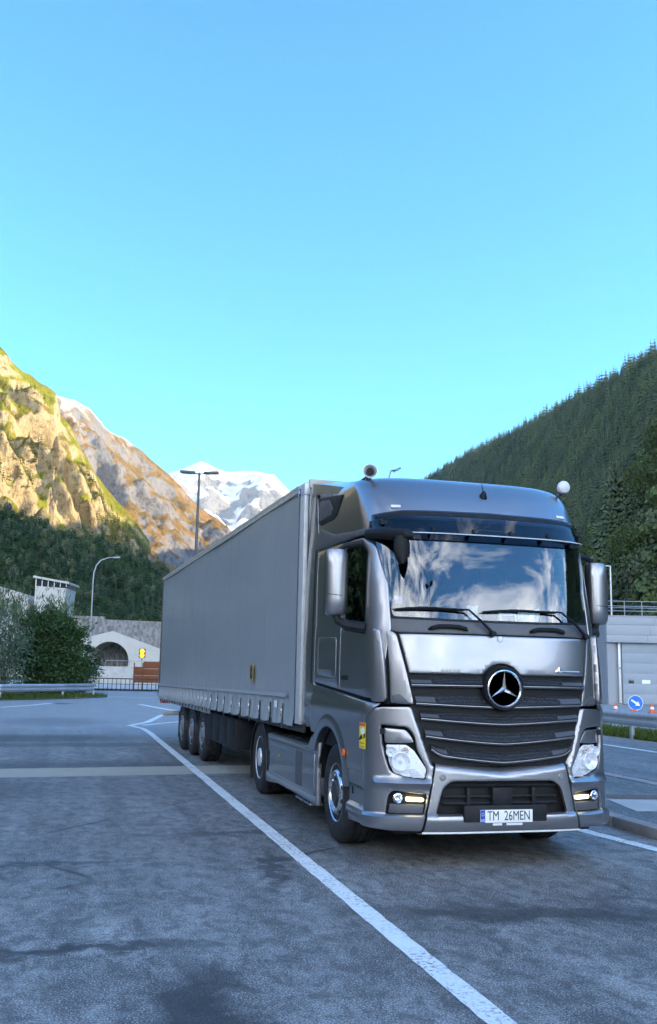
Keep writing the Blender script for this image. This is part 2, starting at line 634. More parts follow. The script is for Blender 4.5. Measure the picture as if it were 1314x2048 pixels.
# ------------------------------------------------------------------ ground materials
def asphalt(name, lo, hi, stains=True, speck=.5):
    m, nt, b = newmat(name)
    co = N(nt, 'ShaderNodeTexCoord').outputs['Object']
    big = noi(nt, co, .35, 5, .6)
    mid = noi(nt, vmap(nt, co, scale=(1.0, .45, 1)), 1.6, 6, .62, .3)
    fine = noi(nt, co, 19, 7, .8)
    grit = noi(nt, co, 85, 4, .8)
    c = mix(nt, ramp(nt, mid, [(.38, 0), (.66, 1)]), lo, hi)
    c = mix(nt, ramp(nt, big, [(.35, 0), (.65, .7)]), c, tuple(x * .62 for x in lo))
    # long dark tyre tracks
    tr = noi(nt, vmap(nt, co, scale=(1.9, .09, 1)), 1.0, 5, .6)
    c = mix(nt, ramp(nt, tr, [(.47, 0), (.60, .8)]), c, tuple(x * .45 for x in lo))
    c = mix(nt, ramp(nt, fine, [(.36, .85), (.54, 0)]), c, tuple(x * .28 for x in lo))
    c = mix(nt, ramp(nt, grit, [(.52, 0), (.62, speck * 1.7)]), c, tuple(min(1, x * 2.3) for x in hi))
    c = mix(nt, ramp(nt, grit, [(.38, .9), (.47, 0)]), c, tuple(x * .25 for x in lo))
    # worn, open-textured blotches a hand or two across
    mot = noi(nt, vmap(nt, co, scale=(1.25, .8, 1)), 5.5, 7, .72, .6)
    c = mix(nt, ramp(nt, mot, [(.40, .60), (.53, 0)]), c, tuple(x * .38 for x in lo))
    c = mix(nt, ramp(nt, mot, [(.56, 0), (.72, .4)]), c, tuple(min(1, x * 1.25) for x in hi))
    # cracks
    vo = N(nt, 'ShaderNodeTexVoronoi', feature='DISTANCE_TO_EDGE')
    vo.inputs['Scale'].default_value = .33
    wob = N(nt, 'ShaderNodeMix')
    wob.data_type = 'VECTOR'
    wob.inputs[0].default_value = .12
    nt.links.new(co, wob.inputs[4])
    nt.links.new(noi(nt, co, 1.8, 5, .6, 0, 1), wob.inputs[5])
    nt.links.new(wob.outputs[1], vo.inputs['Vector'])
    crack = mth(nt, 'MULTIPLY', ramp(nt, vo.outputs['Distance'], [(.004, 1), (.011, 0)]), ramp(nt, noi(nt, co, .6, 3), [(.52, 0), (.62, .8)]))
    c = mix(nt, crack, c, (.02, .02, .02))
    dark_mask = None
    if stains:      # paler far end of the yard: surface tone plus grazing sky sheen painted in
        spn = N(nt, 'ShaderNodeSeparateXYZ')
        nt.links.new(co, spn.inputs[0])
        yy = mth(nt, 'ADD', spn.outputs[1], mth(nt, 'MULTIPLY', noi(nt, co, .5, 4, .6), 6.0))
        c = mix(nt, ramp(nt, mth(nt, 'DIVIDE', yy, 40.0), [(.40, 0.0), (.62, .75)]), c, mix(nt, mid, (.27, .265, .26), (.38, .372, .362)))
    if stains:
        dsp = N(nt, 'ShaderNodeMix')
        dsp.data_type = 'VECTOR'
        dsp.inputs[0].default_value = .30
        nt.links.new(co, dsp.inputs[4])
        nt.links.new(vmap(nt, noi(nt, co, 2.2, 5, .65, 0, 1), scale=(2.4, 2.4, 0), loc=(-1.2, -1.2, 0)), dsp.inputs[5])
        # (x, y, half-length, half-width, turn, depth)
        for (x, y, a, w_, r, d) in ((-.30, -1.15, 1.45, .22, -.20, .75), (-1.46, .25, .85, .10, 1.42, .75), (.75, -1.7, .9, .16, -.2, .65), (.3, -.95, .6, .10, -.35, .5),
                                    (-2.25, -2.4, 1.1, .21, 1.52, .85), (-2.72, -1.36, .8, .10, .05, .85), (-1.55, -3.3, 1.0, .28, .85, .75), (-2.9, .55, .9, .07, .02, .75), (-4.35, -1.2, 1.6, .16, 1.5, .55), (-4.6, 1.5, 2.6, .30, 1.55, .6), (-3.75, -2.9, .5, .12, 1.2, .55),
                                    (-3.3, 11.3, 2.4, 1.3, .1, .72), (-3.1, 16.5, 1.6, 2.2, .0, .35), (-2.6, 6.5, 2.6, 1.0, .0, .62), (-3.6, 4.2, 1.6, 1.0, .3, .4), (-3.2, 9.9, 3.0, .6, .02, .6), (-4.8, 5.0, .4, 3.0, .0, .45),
                                    (-4.1, 2.2, .35, 2.4, .05, .40), (-2.95, 27.0, .5, .9, 0, .7), (.1, 2.6, 1.2, 1.6, 0, .6), (-3.35, -2.4, .05, .7, .1, .6), (-3.8, -1.4, .5, .35, .4, .4), (-1.5, 1.5, .9, .10, .06, .55)):  # one wide entry darkens the ground beneath the truck
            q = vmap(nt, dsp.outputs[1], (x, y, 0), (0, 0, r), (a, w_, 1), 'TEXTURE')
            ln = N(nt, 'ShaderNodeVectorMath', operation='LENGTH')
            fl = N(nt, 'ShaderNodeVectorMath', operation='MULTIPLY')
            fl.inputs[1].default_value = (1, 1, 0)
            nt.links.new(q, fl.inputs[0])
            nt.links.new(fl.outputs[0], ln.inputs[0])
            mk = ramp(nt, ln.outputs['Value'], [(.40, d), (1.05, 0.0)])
            dark_mask = mk if dark_mask is None else mth(nt, 'MAXIMUM', dark_mask, mk)
        c = mix(nt, dark_mask, c, tuple(x * .22 for x in lo))
    nt.links.new(c, b.inputs['Base Color'])
    b.inputs['Roughness'].default_value = .62
    b.inputs['Specular IOR Level'].default_value = .55
    bn = N(nt, 'ShaderNodeBump')
    bn.inputs['Strength'].default_value = .6
    bn.inputs['Distance'].default_value = .012
    hh = mth(nt, 'ADD', fine, mth(nt, 'MULTIPLY', grit, .6))
    nt.links.new(hh, bn.inputs['Height'])
    nt.links.new(bn.outputs[0], b.inputs['Normal'])
    return m


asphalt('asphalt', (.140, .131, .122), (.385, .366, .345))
asphalt('asphalt_pale', (.21, .20, .19), (.29, .28, .265), stains=False, speck=.3)
asphalt('island_top', (.19, .185, .175), (.28, .27, .255), stains=False, speck=.4)

m, nt, b = newmat('road_paint')
co = N(nt, 'ShaderNodeTexCoord').outputs['Object']
wear = mth(nt, 'MULTIPLY', ramp(nt, noi(nt, co, 30, 6, .75), [(.50, 0), (.60, 1)]), ramp(nt, noi(nt, co, 2.5, 5), [(.38, .08), (.62, .95)]))
c = mix(nt, noi(nt, co, 6, 4), (.74, .74, .71), (.86, .86, .83))
c = mix(nt, wear, c, (.16, .155, .15))
nt.links.new(c, b.inputs['Base Color'])
b.inputs['Roughness'].default_value = .7
m, nt, b = newmat('trench_patch')
co = N(nt, 'ShaderNodeTexCoord').outputs['Object']
c = mix(nt, noi(nt, co, 2.0, 6, .65), (.36, .33, .265), (.46, .425, .345))
c = mix(nt, ramp(nt, noi(nt, co, 90, 4, .7), [(.35, .5), (.5, 0)]), c, (.08, .078, .06))
nt.links.new(c, b.inputs['Base Color'])
b.inputs['Roughness'].default_value = .9
m, nt, b = newmat('valley_floor')
co = N(nt, 'ShaderNodeTexCoord').outputs['Object']
c = mix(nt, noi(nt, co, .02, 8, .6), (.035, .055, .022), (.085, .095, .045))
c = mix(nt, ramp(nt, noi(nt, co, .006, 4), [(.55, 0), (.6, 1)]), c, (.13, .125, .10))
nt.links.new(c, b.inputs['Base Color'])
b.inputs['Roughness'].default_value = .95
m, nt, b = newmat('gravel_dark')
co = N(nt, 'ShaderNodeTexCoord').outputs['Object']
c = mix(nt, ramp(nt, noi(nt, co, 60, 3, .8), [(.35, 0), (.65, 1)]), (.04, .03, .025), (.26, .22, .19))
nt.links.new(c, b.inputs['Base Color'])
b.inputs['Roughness'].default_value = .95


def sheet(name, poly, z, mat, parent=None, label=None):
    mb = MB()
    mb.add([(x, y, z) for x, y in poly], [tuple(range(len(poly)))])
    o = mb.build(name, mat, parent, 0, fix=False)
    if parent is None:
        tag(o, label, kind='structure')
    return o


def rect(x0, x1, y0, y1):
    return [(x0, y0), (x1, y0), (x1, y1), (x0, y1)]


# valley floor to the horizon, then the paved yard on top
ring = [(9000 * cos(2 * pi * k / 64), 9000 * sin(2 * pi * k / 64)) for k in range(64)]
sheet('ground', ring, -.06, 'valley_floor', label='wide valley floor reaching to the feet of the mountains')
yard = [(-60, -60), (60, -60), (60, 66), (28, 70), (5, 70), (-3.5, 70), (-3.2, 56), (-4.2, 50.5), (-6.4, 46.2), (-9, 43.6), (-16, 40.0), (-60, 34)]
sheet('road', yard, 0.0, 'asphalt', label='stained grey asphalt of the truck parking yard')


def stripe(name, pts, w, z=.004, mat='road_paint', parent=None, jit=.006, seed=0):
    """painted line along a polyline, edges slightly ragged"""
    rg = random.Random(seed)
    P = []
    for i in range(len(pts) - 1):
        a, c = Vector(pts[i]), Vector(pts[i + 1])
        k = max(1, int((c - a).length / .12))
        k = min(k, 260)
        P += [a.lerp(c, j / k) for j in range(k)]
    P.append(Vector(pts[-1]))
    L, Rr = [], []
    for i, p in enumerate(P):
        t = (P[min(i + 1, len(P) - 1)] - P[max(0, i - 1)]).normalized()
        n = Vector((-t.y, t.x))
        L.append((p + n * (w / 2 + rg.uniform(-jit, jit))).to_tuple() + (z,))
        Rr.append((p - n * (w / 2 + rg.uniform(-jit, jit))).to_tuple() + (z,))
    mb = MB()
    mb.grid([Rr, L])
    return mb.build(name, mat, parent, 0, fix=False)


mark = empty('road_marking')
tag(mark, 'white painted lane lines across the asphalt yard', kind='structure')
stripe('line', [(-1.75, -7), (-1.75, 18.4), (-1.80, 20.0), (-2.05, 21.3)], .155, parent=mark, seed=1)
stripe('line', [(-2.12, 21.35), (-1.4, 23.4), (-.55, 27.9), (1.0, 33)], .22, parent=mark, seed=2)
stripe('line', [(-1.70, 21.6), (-.66, 23.3), (2.0, 27)], .2, .0045, parent=mark, seed=3)
stripe('line', [(-.6, 38.4), (.10, 33.5), (1.2, 27)], .3, .005, parent=mark, seed=4)
stripe('line', [(1.78, 12), (1.76, 3.0), (1.84, 1.6), (2.0, .35), (2.25, -2.5)], .16, parent=mark, seed=5)
stripe('line', [(5.66, 36), (5.64, 3), (5.6, -8)], .15, parent=mark, seed=6)
stripe('line', [(9.68, 44), (9.65, 3), (9.6, -8)], .15, parent=mark, seed=7)
stripe('line', [(-14, 30.5), (-6.6, 33.5), (-5.5, 36.0), (-4.6, 39)], .28, parent=mark, seed=8)
stripe('line', [(-2.2, 50), (2.5, 48.6)], .25, parent=mark, seed=9)
stripe('line', [(1, 59), (3.0, 58.6)], .3, parent=mark, seed=10)
tp = stripe('road_patch', [(-30, 7.2), (-5.0, 8.32), (-.8, 8.72), (2.3, 8.8)], 1.35, .002, 'trench_patch', jit=.02, seed=11)
tag(tp, 'pale sandy strip of patched trench crossing the yard behind the truck', kind='structure')

# far carriageway beyond the island
sheet('far_road', rect(5.2, 10.6, -40, 60), .002, 'asphalt_pale', label='paler grey carriageway beyond the kerbed island')
# island with kerbstones
isl = sheet('traffic_island', [(2.52, -30), (4.9, -30), (4.9, 30), (2.52, 30)], .10, 'island_top', label='raised asphalt island with kerb beside the truck')
sheet('concrete_strip', [(2.95, 2.4), (4.6, 2.2), (4.6, 3.25), (3.2, 3.5)], .104, 'concrete', isl)
sheet('gravel_strip', [(3.35, 3.55), (4.45, 3.3), (4.45, 3.75), (3.4, 4.0)], .104, 'gravel_dark', isl)
ks = MB()
ks.box((0, 0, .055), (.19, .985, .13), bev=.014)
kme = ks.mesh('kerb_stone', 'kerb')
for side, x in ((0, 2.43), (1, 4.98)):
    for i in range(48):
        o = link('kerb_stone', kme, isl)
        o.location = (x + .004 * ((i * 7) % 3 - 1), -24 + i + .5, .003 * ((i * 5) % 4 - 1.5))
        o.rotation_euler = (0, 0, .004 * ((i * 3) % 5 - 2) + (pi if i % 2 else 0))

# ------------------------------------------------------------------ mountains
def fbm(p, H=.9, oc=6):
    return noise.fractal(p, H, 2.0, oc)


def ridge(name, mat, crest, base, nrow, label, seed=0, amp=20.0, pw=1.25, freq=.01, step=3.0, crest_amp=2.0, back=.7, terr=0.0, base_z=-2, par=None):
    """mountain flank: crest polyline (x,y,z), base polyline with the same count, lofted with ridged relief; runs on down the far side"""
    cum = [0]
    for a, c in zip(crest, crest[1:]):
        cum.append(cum[-1] + (Vector(c) - Vector(a)).length)
    ncol = max(8, int(cum[-1] / step))
    rows = []
    sh = Vector((seed * 13.7, seed * 7.3, seed * 3.1))

    def at(lst, d):
        i = min(max(bisect(cum, d) - 1, 0), len(cum) - 2)
        t = (d - cum[i]) / (cum[i + 1] - cum[i])
        i0, i3 = max(i - 1, 0), min(i + 2, len(lst) - 1)
        p0, p1, p2, p3 = (Vector(lst[k]) for k in (i0, i, i + 1, i3))
        l = p1.lerp(p2, t)
        return l
    cols = []
    for j in range(ncol + 1):
        d = cum[-1] * j / ncol
        C_, B_ = at(crest, d), at(base, d)
        col = []
        fw = (C_ - B_)
        fw.z = 0
        L = fw.length
        fw.normalize()
        for i in range(nrow + 1):
            t = i / nrow
            p = B_.lerp(C_, t)
            zt = t ** pw
            if terr:
                k = 5.0
                q = t * k + .35 * noise.noise(p * freq * .6 + sh)
                zt = zt * (1 - terr) + terr * ((math.floor(q) + min(1, max(0, (q % 1) * 2.2 - .6))) / k)
            z = B_.z + (C_.z - B_.z) * zt
            env = min(1, t * 4) * (min(1, (1 - t) * 5) * .9 + .1)
            rr = noise.ridged_multi_fractal(Vector((p.x * 1.35, p.y * 1.35, z * .22)) * freq + sh, .9, 2.1, 6, 1.0, 2.0) - 1.0
            ff = fbm(Vector((p.x, p.y, z)) * freq * 2.3 + sh)
            dz = amp * env * (.55 * rr + .45 * ff) + (1 - env) * crest_amp * ff
            q = p - fw * dz * .9
            col.append(Vector((q.x, q.y, z + dz * .55)))
        for k, (e, dn) in enumerate(((.12, .92), (.35, .62), (back, .15), (back * 1.3, -.02))):
            q = C_ + fw * L * e
            ff = fbm(q * freq * 1.5 + sh) * amp * .5
            col.append(Vector((q.x, q.y, B_.z + (C_.z - B_.z) * dn + ff * dn)))
        cols.append(col)
    mb = MB()
    mb.grid(cols)
    o = mb.build(name, mat, par, 180, fix=False)
    if par is None:
        tag(o, label, kind='structure')
    return o, cols, nrow


def mount_mat(name, kinds, scale, bumpd):
    """kinds: dict rock_lo, rock_hi, grass, green, scree; rock on the steep faces, grass and scrub on the shelves"""
    m, nt, b = newmat(name)
    g = N(nt, 'ShaderNodeNewGeometry')
    co = g.outputs['Position']
    sp = N(nt, 'ShaderNodeSeparateXYZ')
    nt.links.new(g.outputs['Normal'], sp.inputs[0])
    ps = N(nt, 'ShaderNodeSeparateXYZ')
    nt.links.new(co, ps.inputs[0])
    n1 = noi(nt, co, scale, 8, .62)
    n2 = noi(nt, vmap(nt, co, scale=(1, 1, .25)), scale * 5, 6, .65)
    n3 = noi(nt, co, scale * 14, 5, .7)
    rock = mix(nt, n2, kinds['rock_lo'], kinds['rock_hi'])
    rock = mix(nt, ramp(nt, n3, [(.35, .7), (.5, 0)]), rock, tuple(c * .4 for c in kinds['rock_lo']))
    grass = mix(nt, ramp(nt, n1, [(.38, 0), (.54, 1)]), kinds['grass'], kinds['green'])
    grass = mix(nt, ramp(nt, n3, [(.40, .6), (.55, 0)]), grass, tuple(c * .45 for c in kinds['green']))
    slope = mth(nt, 'ADD', sp.outputs[2], mth(nt, 'MULTIPLY', mth(nt, 'SUBTRACT', n2, .5), .5))
    lo, hi = kinds.get('slope', (.38, .52))
    c = mix(nt, ramp(nt, slope, [(lo, 0), (hi, 1)]), rock, grass)
    if 'snow' in kinds:
        z0, z1, amt = kinds['snow']
        hz = mth(nt, 'ADD', mth(nt, 'DIVIDE', mth(nt, 'SUBTRACT', ps.outputs[2], z0), z1 - z0), mth(nt, 'MULTIPLY', mth(nt, 'SUBTRACT', n2, .5), 1.6))
        sm = mth(nt, 'MULTIPLY', ramp(nt, hz, [(.4, 0), (.75, 1)]), ramp(nt, slope, [(kinds.get('snow_s', .3), 0), (kinds.get('snow_s', .3) + .2, amt)]))
        c = mix(nt, sm, c, (.78, .79, .82))
    if 'low' in kinds:      # forest colour on the foot of the slope
        z0, z1, colr = kinds['low']
        hz = mth(nt, 'ADD', mth(nt, 'DIVIDE', mth(nt, 'SUBTRACT', ps.outputs[2], z0), z1 - z0), mth(nt, 'MULTIPLY', mth(nt, 'SUBTRACT', n1, .5), 1.2))
        c = mix(nt, ramp(nt, hz, [(.2, .92), (.8, 0)]), c, mix(nt, n3, tuple(x * .5 for x in colr), colr))
    nt.links.new(c, b.inputs['Base Color'])
    b.inputs['Roughness'].default_value = .95
    b.inputs['Specular IOR Level'].default_value = .1
    bn = N(nt, 'ShaderNodeBump')
    bn.inputs['Strength'].default_value = .9
    bn.inputs['Distance'].default_value = bumpd
    nt.links.new(mth(nt, 'ADD', n2, mth(nt, 'MULTIPLY', n3, .5)), bn.inputs['Height'])
    nt.links.new(bn.outputs[0], b.inputs['Normal'])
    return m


mount_mat('cliff_mountain', dict(rock_lo=(.21, .145, .075), rock_hi=(.62, .50, .31), grass=(.23, .15, .038), green=(.20, .205, .020), slope=(.26, .46),
                                 low=(60, 130, (.05, .075, .026))), .012, 5.0)
mount_mat('middle_mountain', dict(rock_lo=(.12, .115, .12), rock_hi=(.30, .285, .275), grass=(.29, .15, .04), green=(.20, .125, .035), slope=(.40, .60),
                                  snow=(480, 690, .8), snow_s=.5), .004, 16.0)
mount_mat('snow_mountain', dict(rock_lo=(.16, .16, .17), rock_hi=(.30, .29, .28), grass=(.62, .64, .68), green=(.7, .71, .73), slope=(.30, .55),
                                snow=(300, 700, .9), snow_s=.34), .0018, 40.0)
mount_mat('forest_floor', dict(rock_lo=(.05, .05, .04), rock_hi=(.09, .08, .06), grass=(.028, .04, .016), green=(.04, .055, .02), slope=(.1, .2)), .02, 3.0)
mount_mat('scrub_slope', dict(rock_lo=(.13, .10, .075), rock_hi=(.20, .16, .12), grass=(.028, .050, .018), green=(.045, .075, .022), slope=(.35, .6)), .03, 2.5)


def toward(c, dist, z=-2, tx=-4, ty=-8):
    """foot of the slope: point `dist` metres from the yard in the crest point's direction"""
    v = Vector((c[0] - tx, c[1] - ty))
    v = v.normalized() * dist
    return (tx + v.x, ty + v.y, z)


A_cr = [(-820, 120, 330), (-700, 330, 345), (-520, 470, 300), (-380, 520, 262), (-260, 560, 240), (-178, 620, 236), (-165, 690, 250), (-148, 760, 266), (-130, 832, 286), (-107, 886, 293), (-87, 918, 297), (-73, 929, 287), (-59, 940, 285),
        (-35, 951, 272), (-28, 961, 251), (-7, 972, 221), (15, 981, 193), (37, 991, 169), (56, 990, 152), (70, 989, 128), (75, 989, 103), (88, 987, 72), (105, 986, 41), (140, 985, 10)]
A_ba = [toward(c, d) for c, d in zip(A_cr, [330, 320, 320, 320, 330, 360, 400, 430, 450, 470, 480, 490, 500, 510, 520, 540, 560, 580, 600, 620, 640, 670, 720, 800])]
A_o, A_cols, A_n = ridge('cliff_mountain', 'cliff_mountain', A_cr, A_ba, 150, 'steep rocky mountain with cliffs and yellow scrub, upper part in warm sun', 1, 46, 1.15, .0100, 4.2, 5, .8, .4)
B_cr = [(-1100, 1500, 560), (-700, 1750, 590), (-420, 1900, 585), (-275, 1973, 589), (-187, 2084, 599), (-129, 2188, 612), (-72, 2291, 640), (-32, 2341, 656), (4, 2392, 648), (50, 2441, 612), (101, 2489, 610), (173, 2536, 557), (232, 2581, 529),
        (310, 2623, 471), (374, 2665, 431), (411, 2660, 402), (476, 2649, 334), (564, 2631, 214), (651, 2611, 75), (720, 2600, 5)]
B_ba = [toward(c, 1250 + 35 * i) for i, c in enumerate(B_cr)]
ridge('rock_mountain', 'middle_mountain', B_cr, B_ba, 110, 'brown mountain with rock bands and a dusting of snow behind the cliffs', 2, 110, 1.1, .0033, 17.0, 9, .7, .22)
C_cr = [(-700, 5900, 600), (-200, 5850, 700), (64, 5791, 841), (294, 5884, 1073), (449, 5975, 1197), (556, 5965, 1243), (666, 5954, 1265), (733, 5946, 1305), (791, 5939, 1285), (887, 5925, 1266), (983, 5910, 1247), (1110, 5887, 1246), (1199, 5870, 1226),
        (1255, 5858, 1178), (1368, 5833, 1056), (1496, 5801, 929), (1686, 5749, 707), (1871, 5691, 455), (2100, 5600, 300), (2600, 5400, 320), (3400, 5000, 420)]
C_ba = [toward(c, 4300) for c in C_cr]
ridge('snow_mountain', 'snow_mountain', C_cr, C_ba, 90, 'distant snow-covered peak shining white in the gap of the valley', 3, 330, 1.0, .0016, 40.0, 25, .5, .1)
D_cr = [(875, 3379, 355), (880, 3067, 446), (870, 2757, 484), (858, 2445, 499), (816, 2140, 481), (776, 1941, 459), (709, 1644, 423), (641, 1346, 382), (568, 1046, 339), (518, 845, 309), (464, 665, 282), (420, 549, 262),
        (420, 440, 252), (440, 330, 245), (470, 200, 290), (500, 60, 268), (510, -90, 246), (500, -250, 232), (480, -360, 205), (455, -460, 180), (430, -600, 140), (400, -800, 110), (380, -1000, 80)]
D_cr = [(x, y, z - 9) if y > 400 else (x, y, z) for x, y, z in D_cr]
D_dist = [2450, 2150, 1900, 1650, 1400, 1250, 1000, 780, 560, 420, 330, 270, 235, 215, 205, 205, 215, 240, 300, 350, 420, 520, 700]
D_ba = [toward(c, d) for c, d in zip(D_cr, D_dist)]
D_o, D_cols, D_n = ridge('forest_hill', 'forest_floor', D_cr, D_ba, 60, 'long steep hillside of dark conifer forest rising to the right', 4, 16, 1.08, .010, 14.0, 4, .9)
# wooded foot of the slope above the tunnel
F_cr = [(-120, -330, 40), (-150, -180, 50), (-165, -40, 55), (-165, 90, 58), (-135, 190, 56), (-105, 250, 52), (-80, 285, 46), (-60, 317, 56), (-41, 340, 59), (-32, 351, 57), (-22, 361, 55), (-11, 372, 52), (5, 392, 51), (19, 411, 50), (37, 440, 45), (52, 468, 38), (68, 486, 30), (94, 523, 16), (130, 560, 4)]
F_ba = [toward(c, d) for c, d in zip(F_cr, [250, 120, 90, 100, 140, 180, 205, 235, 250, 252, 255, 258, 260, 262, 264, 270, 300, 380, 480])]
F_o, F_cols, F_n = ridge('scrub_slope', 'scrub_slope', F_cr, F_ba, 40, 'dark green scrubby slope above the tunnel mouth', 5, 7, .9, .03, 5.0, 2, .6)
# nearer wooded spur on the right
G_cr = [(150, 300, 2), (142, 254, 24), (143, 242, 32), (141, 231, 42), (138, 215, 48), (135, 200, 52), (132, 189, 53), (129, 167, 53), (135, 120, 50), (150, 60, 45), (165, 0, 38), (175, -60, 20)]
G_ba = [toward(c, d) for c, d in zip(G_cr, [300, 200, 170, 150, 135, 125, 118, 112, 105, 100, 100, 110])]
G_o, G_cols, G_n = ridge('wooded_spur', 'forest_floor', G_cr, G_ba, 24, 'nearer wooded spur rising behind the garage', 7, 4, .9, .03, 5.0, 1, .5)
# low far hills that close the valley behind the photographer
H_cr = [(380, -2600, 120), (0, -3000, 150), (-500, -3100, 190), (-1000, -2800, 230), (-1500, -2200, 260), (-1700, -1400, 240), (-1500, -600, 260), (-1150, -150, 300)]
H_ba = [toward(c, Vector((c[0], c[1])).length * .6) for c in H_cr]
ridge('far_hills', 'scrub_slope', H_cr, H_ba, 30, 'low wooded hills closing the valley', 6, 25, 1.1, .004, 40.0, 8, .5)


# ------------------------------------------------------------------ trees
def leafmat(name, lo, hi, spec=.25, trans=.0):
    m, nt, b = newmat(name)
    oi = N(nt, 'ShaderNodeObjectInfo')
    g = N(nt, 'ShaderNodeNewGeometry')
    n1 = noi(nt, g.outputs['Position'], 1.3, 3, .6)
    f = mth(nt, 'ADD', mth(nt, 'MULTIPLY', oi.outputs['Random'], .6), mth(nt, 'MULTIPLY', n1, .5), clamp=True)
    c = mix(nt, f, lo, hi)
    c = mix(nt, ramp(nt, noi(nt, g.outputs['Position'], .013, 5, .65), [(.38, .75), (.58, 0)]), c, tuple(x * .5 for x in lo))
    c = mix(nt, mth(nt, 'MULTIPLY', g.outputs['Random Per Island'], .5), c, tuple(x * .55 for x in lo))
    nt.links.new(c, b.inputs['Base Color'])
    b.inputs['Roughness'].default_value = .65
    b.inputs['Specular IOR Level'].default_value = spec
    return m


leafmat('needles', (.060, .094, .046), (.165, .205, .095))
leafmat('needles_light', (.075, .118, .036), (.16, .22, .072))
leafmat('larch', (.12, .14, .022), (.32, .29, .035))
leafmat('leaf_dark', (.028, .062, .018), (.070, .115, .036))
leafmat('leaf_bush', (.026, .066, .019), (.085, .15, .042))
leafmat('leaf_pale', (.10, .17, .10), (.24, .33, .22), .4)
leafmat('leaf_reed', (.10, .16, .05), (.26, .32, .16), .3)
leafmat('grass', (.06, .11, .015), (.16, .22, .04))


def conifer_mesh(name, mat, h=1.0, r=.2, layers=9, nb=9, seed=0, trunk=True, frag=2):
    """spire of drooping branch sprays, each spray a few bent triangles"""
    rg = random.Random(seed)
    mb = MB()
    if trunk:
        mb.tube([(0, 0, -.03 * h), (0, 0, h * .5), (0, 0, h * .97)], [.022 * h, .014 * h, .003 * h], 5, caps=False)
    for L in range(layers):
        t = L / (layers - 1)
        z = h * (.10 + .86 * t)
        R = r * h * (1 - t) ** .8 * rg.uniform(.8, 1.15) + .012 * h
        n = max(4, int(nb * (1 - .5 * t)))
        a0 = rg.uniform(0, 6.28)
        for k in range(n):
            a = a0 + 2 * pi * k / n + rg.uniform(-.25, .25)
            l = R * rg.uniform(.65, 1.2)
            dr = -.35 * l * rg.uniform(.5, 1.3) + .05 * h * t
            ca, sa = cos(a), sin(a)
            for q in range(frag):
                s0, s1 = q / frag, (q + 1.15) / frag
                w = l * .42 * (1 - .35 * s0)
                th = .05 * h * rg.uniform(.5, 1.2)
                p0 = Vector((ca * l * s0 * .9, sa * l * s0 * .9, z + dr * s0 ** 1.4 + th * .6))
                p1 = Vector((ca * l * s1, sa * l * s1, z + dr * s1 ** 1.4 - th * .5))
                pm = (p0 + p1) / 2
                sd = Vector((-sa, ca, 0)) * w * rg.uniform(.7, 1.2)
                pl, pr = pm + sd - Vector((0, 0, th)), pm - sd - Vector((0, 0, th))
                mb.add([p0, pl, p1, pr], [(0, 1, 2), (0, 2, 3)])
    mb.add([(-.01 * h, 0, h * .93), (.01 * h, 0, h * .93), (0, 0, h * 1.03), (0, .012 * h, h * .93)], [(0, 1, 2), (1, 3, 2), (3, 0, 2)])
    return mb.mesh(name, mat, 0)


def scatter(name, pts, protos, label):
    """a wood seen as one mass: points carrying size and turn, trees set on them by geometry nodes"""
    me = bpy.data.meshes.new(name)
    me.from_pydata([p[0] for p in pts], [], [])
    for an, k in (('size', 1), ('turn', 2)):
        at = me.attributes.new(an, 'FLOAT', 'POINT')
        at.data.foreach_set('value', [p[k] for p in pts])
    at = me.attributes.new('pick', 'INT', 'POINT')
    at.data.foreach_set('value', [p[3] for p in pts])
    o = link(name, me)
    tag(o, label, 'forest', kind='stuff')
    ng = bpy.data.node_groups.new(name, 'GeometryNodeTree')
    ng.interface.new_socket('Geometry', in_out='INPUT', socket_type='NodeSocketGeometry')
    ng.interface.new_socket('Geometry', in_out='OUTPUT', socket_type='NodeSocketGeometry')
    gi, go = ng.nodes.new('NodeGroupInput'), ng.nodes.new('NodeGroupOutput')
    iop = ng.nodes.new('GeometryNodeInstanceOnPoints')
    ci = ng.nodes.new('GeometryNodeCollectionInfo')
    cc = bpy.data.collections.new(name + '_kinds')
    for i, pm in enumerate(protos):
        po = bpy.data.objects.new('%s_kind_%d' % (name, i), pm)
        cc.objects.link(po)
    ci.inputs['Collection'].default_value = cc
    ci.inputs['Separate Children'].default_value = True
    ci.inputs['Reset Children'].default_value = True
    ng.links.new(gi.outputs[0], iop.inputs['Points'])
    ng.links.new(ci.outputs[0], iop.inputs['Instance'])
    iop.inputs['Pick Instance'].default_value = True

    def attr(n, t):
        a = ng.nodes.new('GeometryNodeInputNamedAttribute')
        a.data_type = t
        a.inputs['Name'].default_value = n
        return a.outputs['Attribute']
    ng.links.new(attr('pick', 'INT'), iop.inputs['Instance Index'])
    cx = ng.nodes.new('ShaderNodeCombineXYZ')
    ng.links.new(attr('turn', 'FLOAT'), cx.inputs[2])
    er = ng.nodes.new('FunctionNodeEulerToRotation')
    ng.links.new(cx.outputs[0], er.inputs[0])
    ng.links.new(er.outputs[0], iop.inputs['Rotation'])
    ng.links.new(attr('size', 'FLOAT'), iop.inputs['Scale'])
    ng.links.new(iop.outputs[0], go.inputs[0])
    md = o.modifiers.new('trees', 'NODES')
    md.node_group = ng
    return o


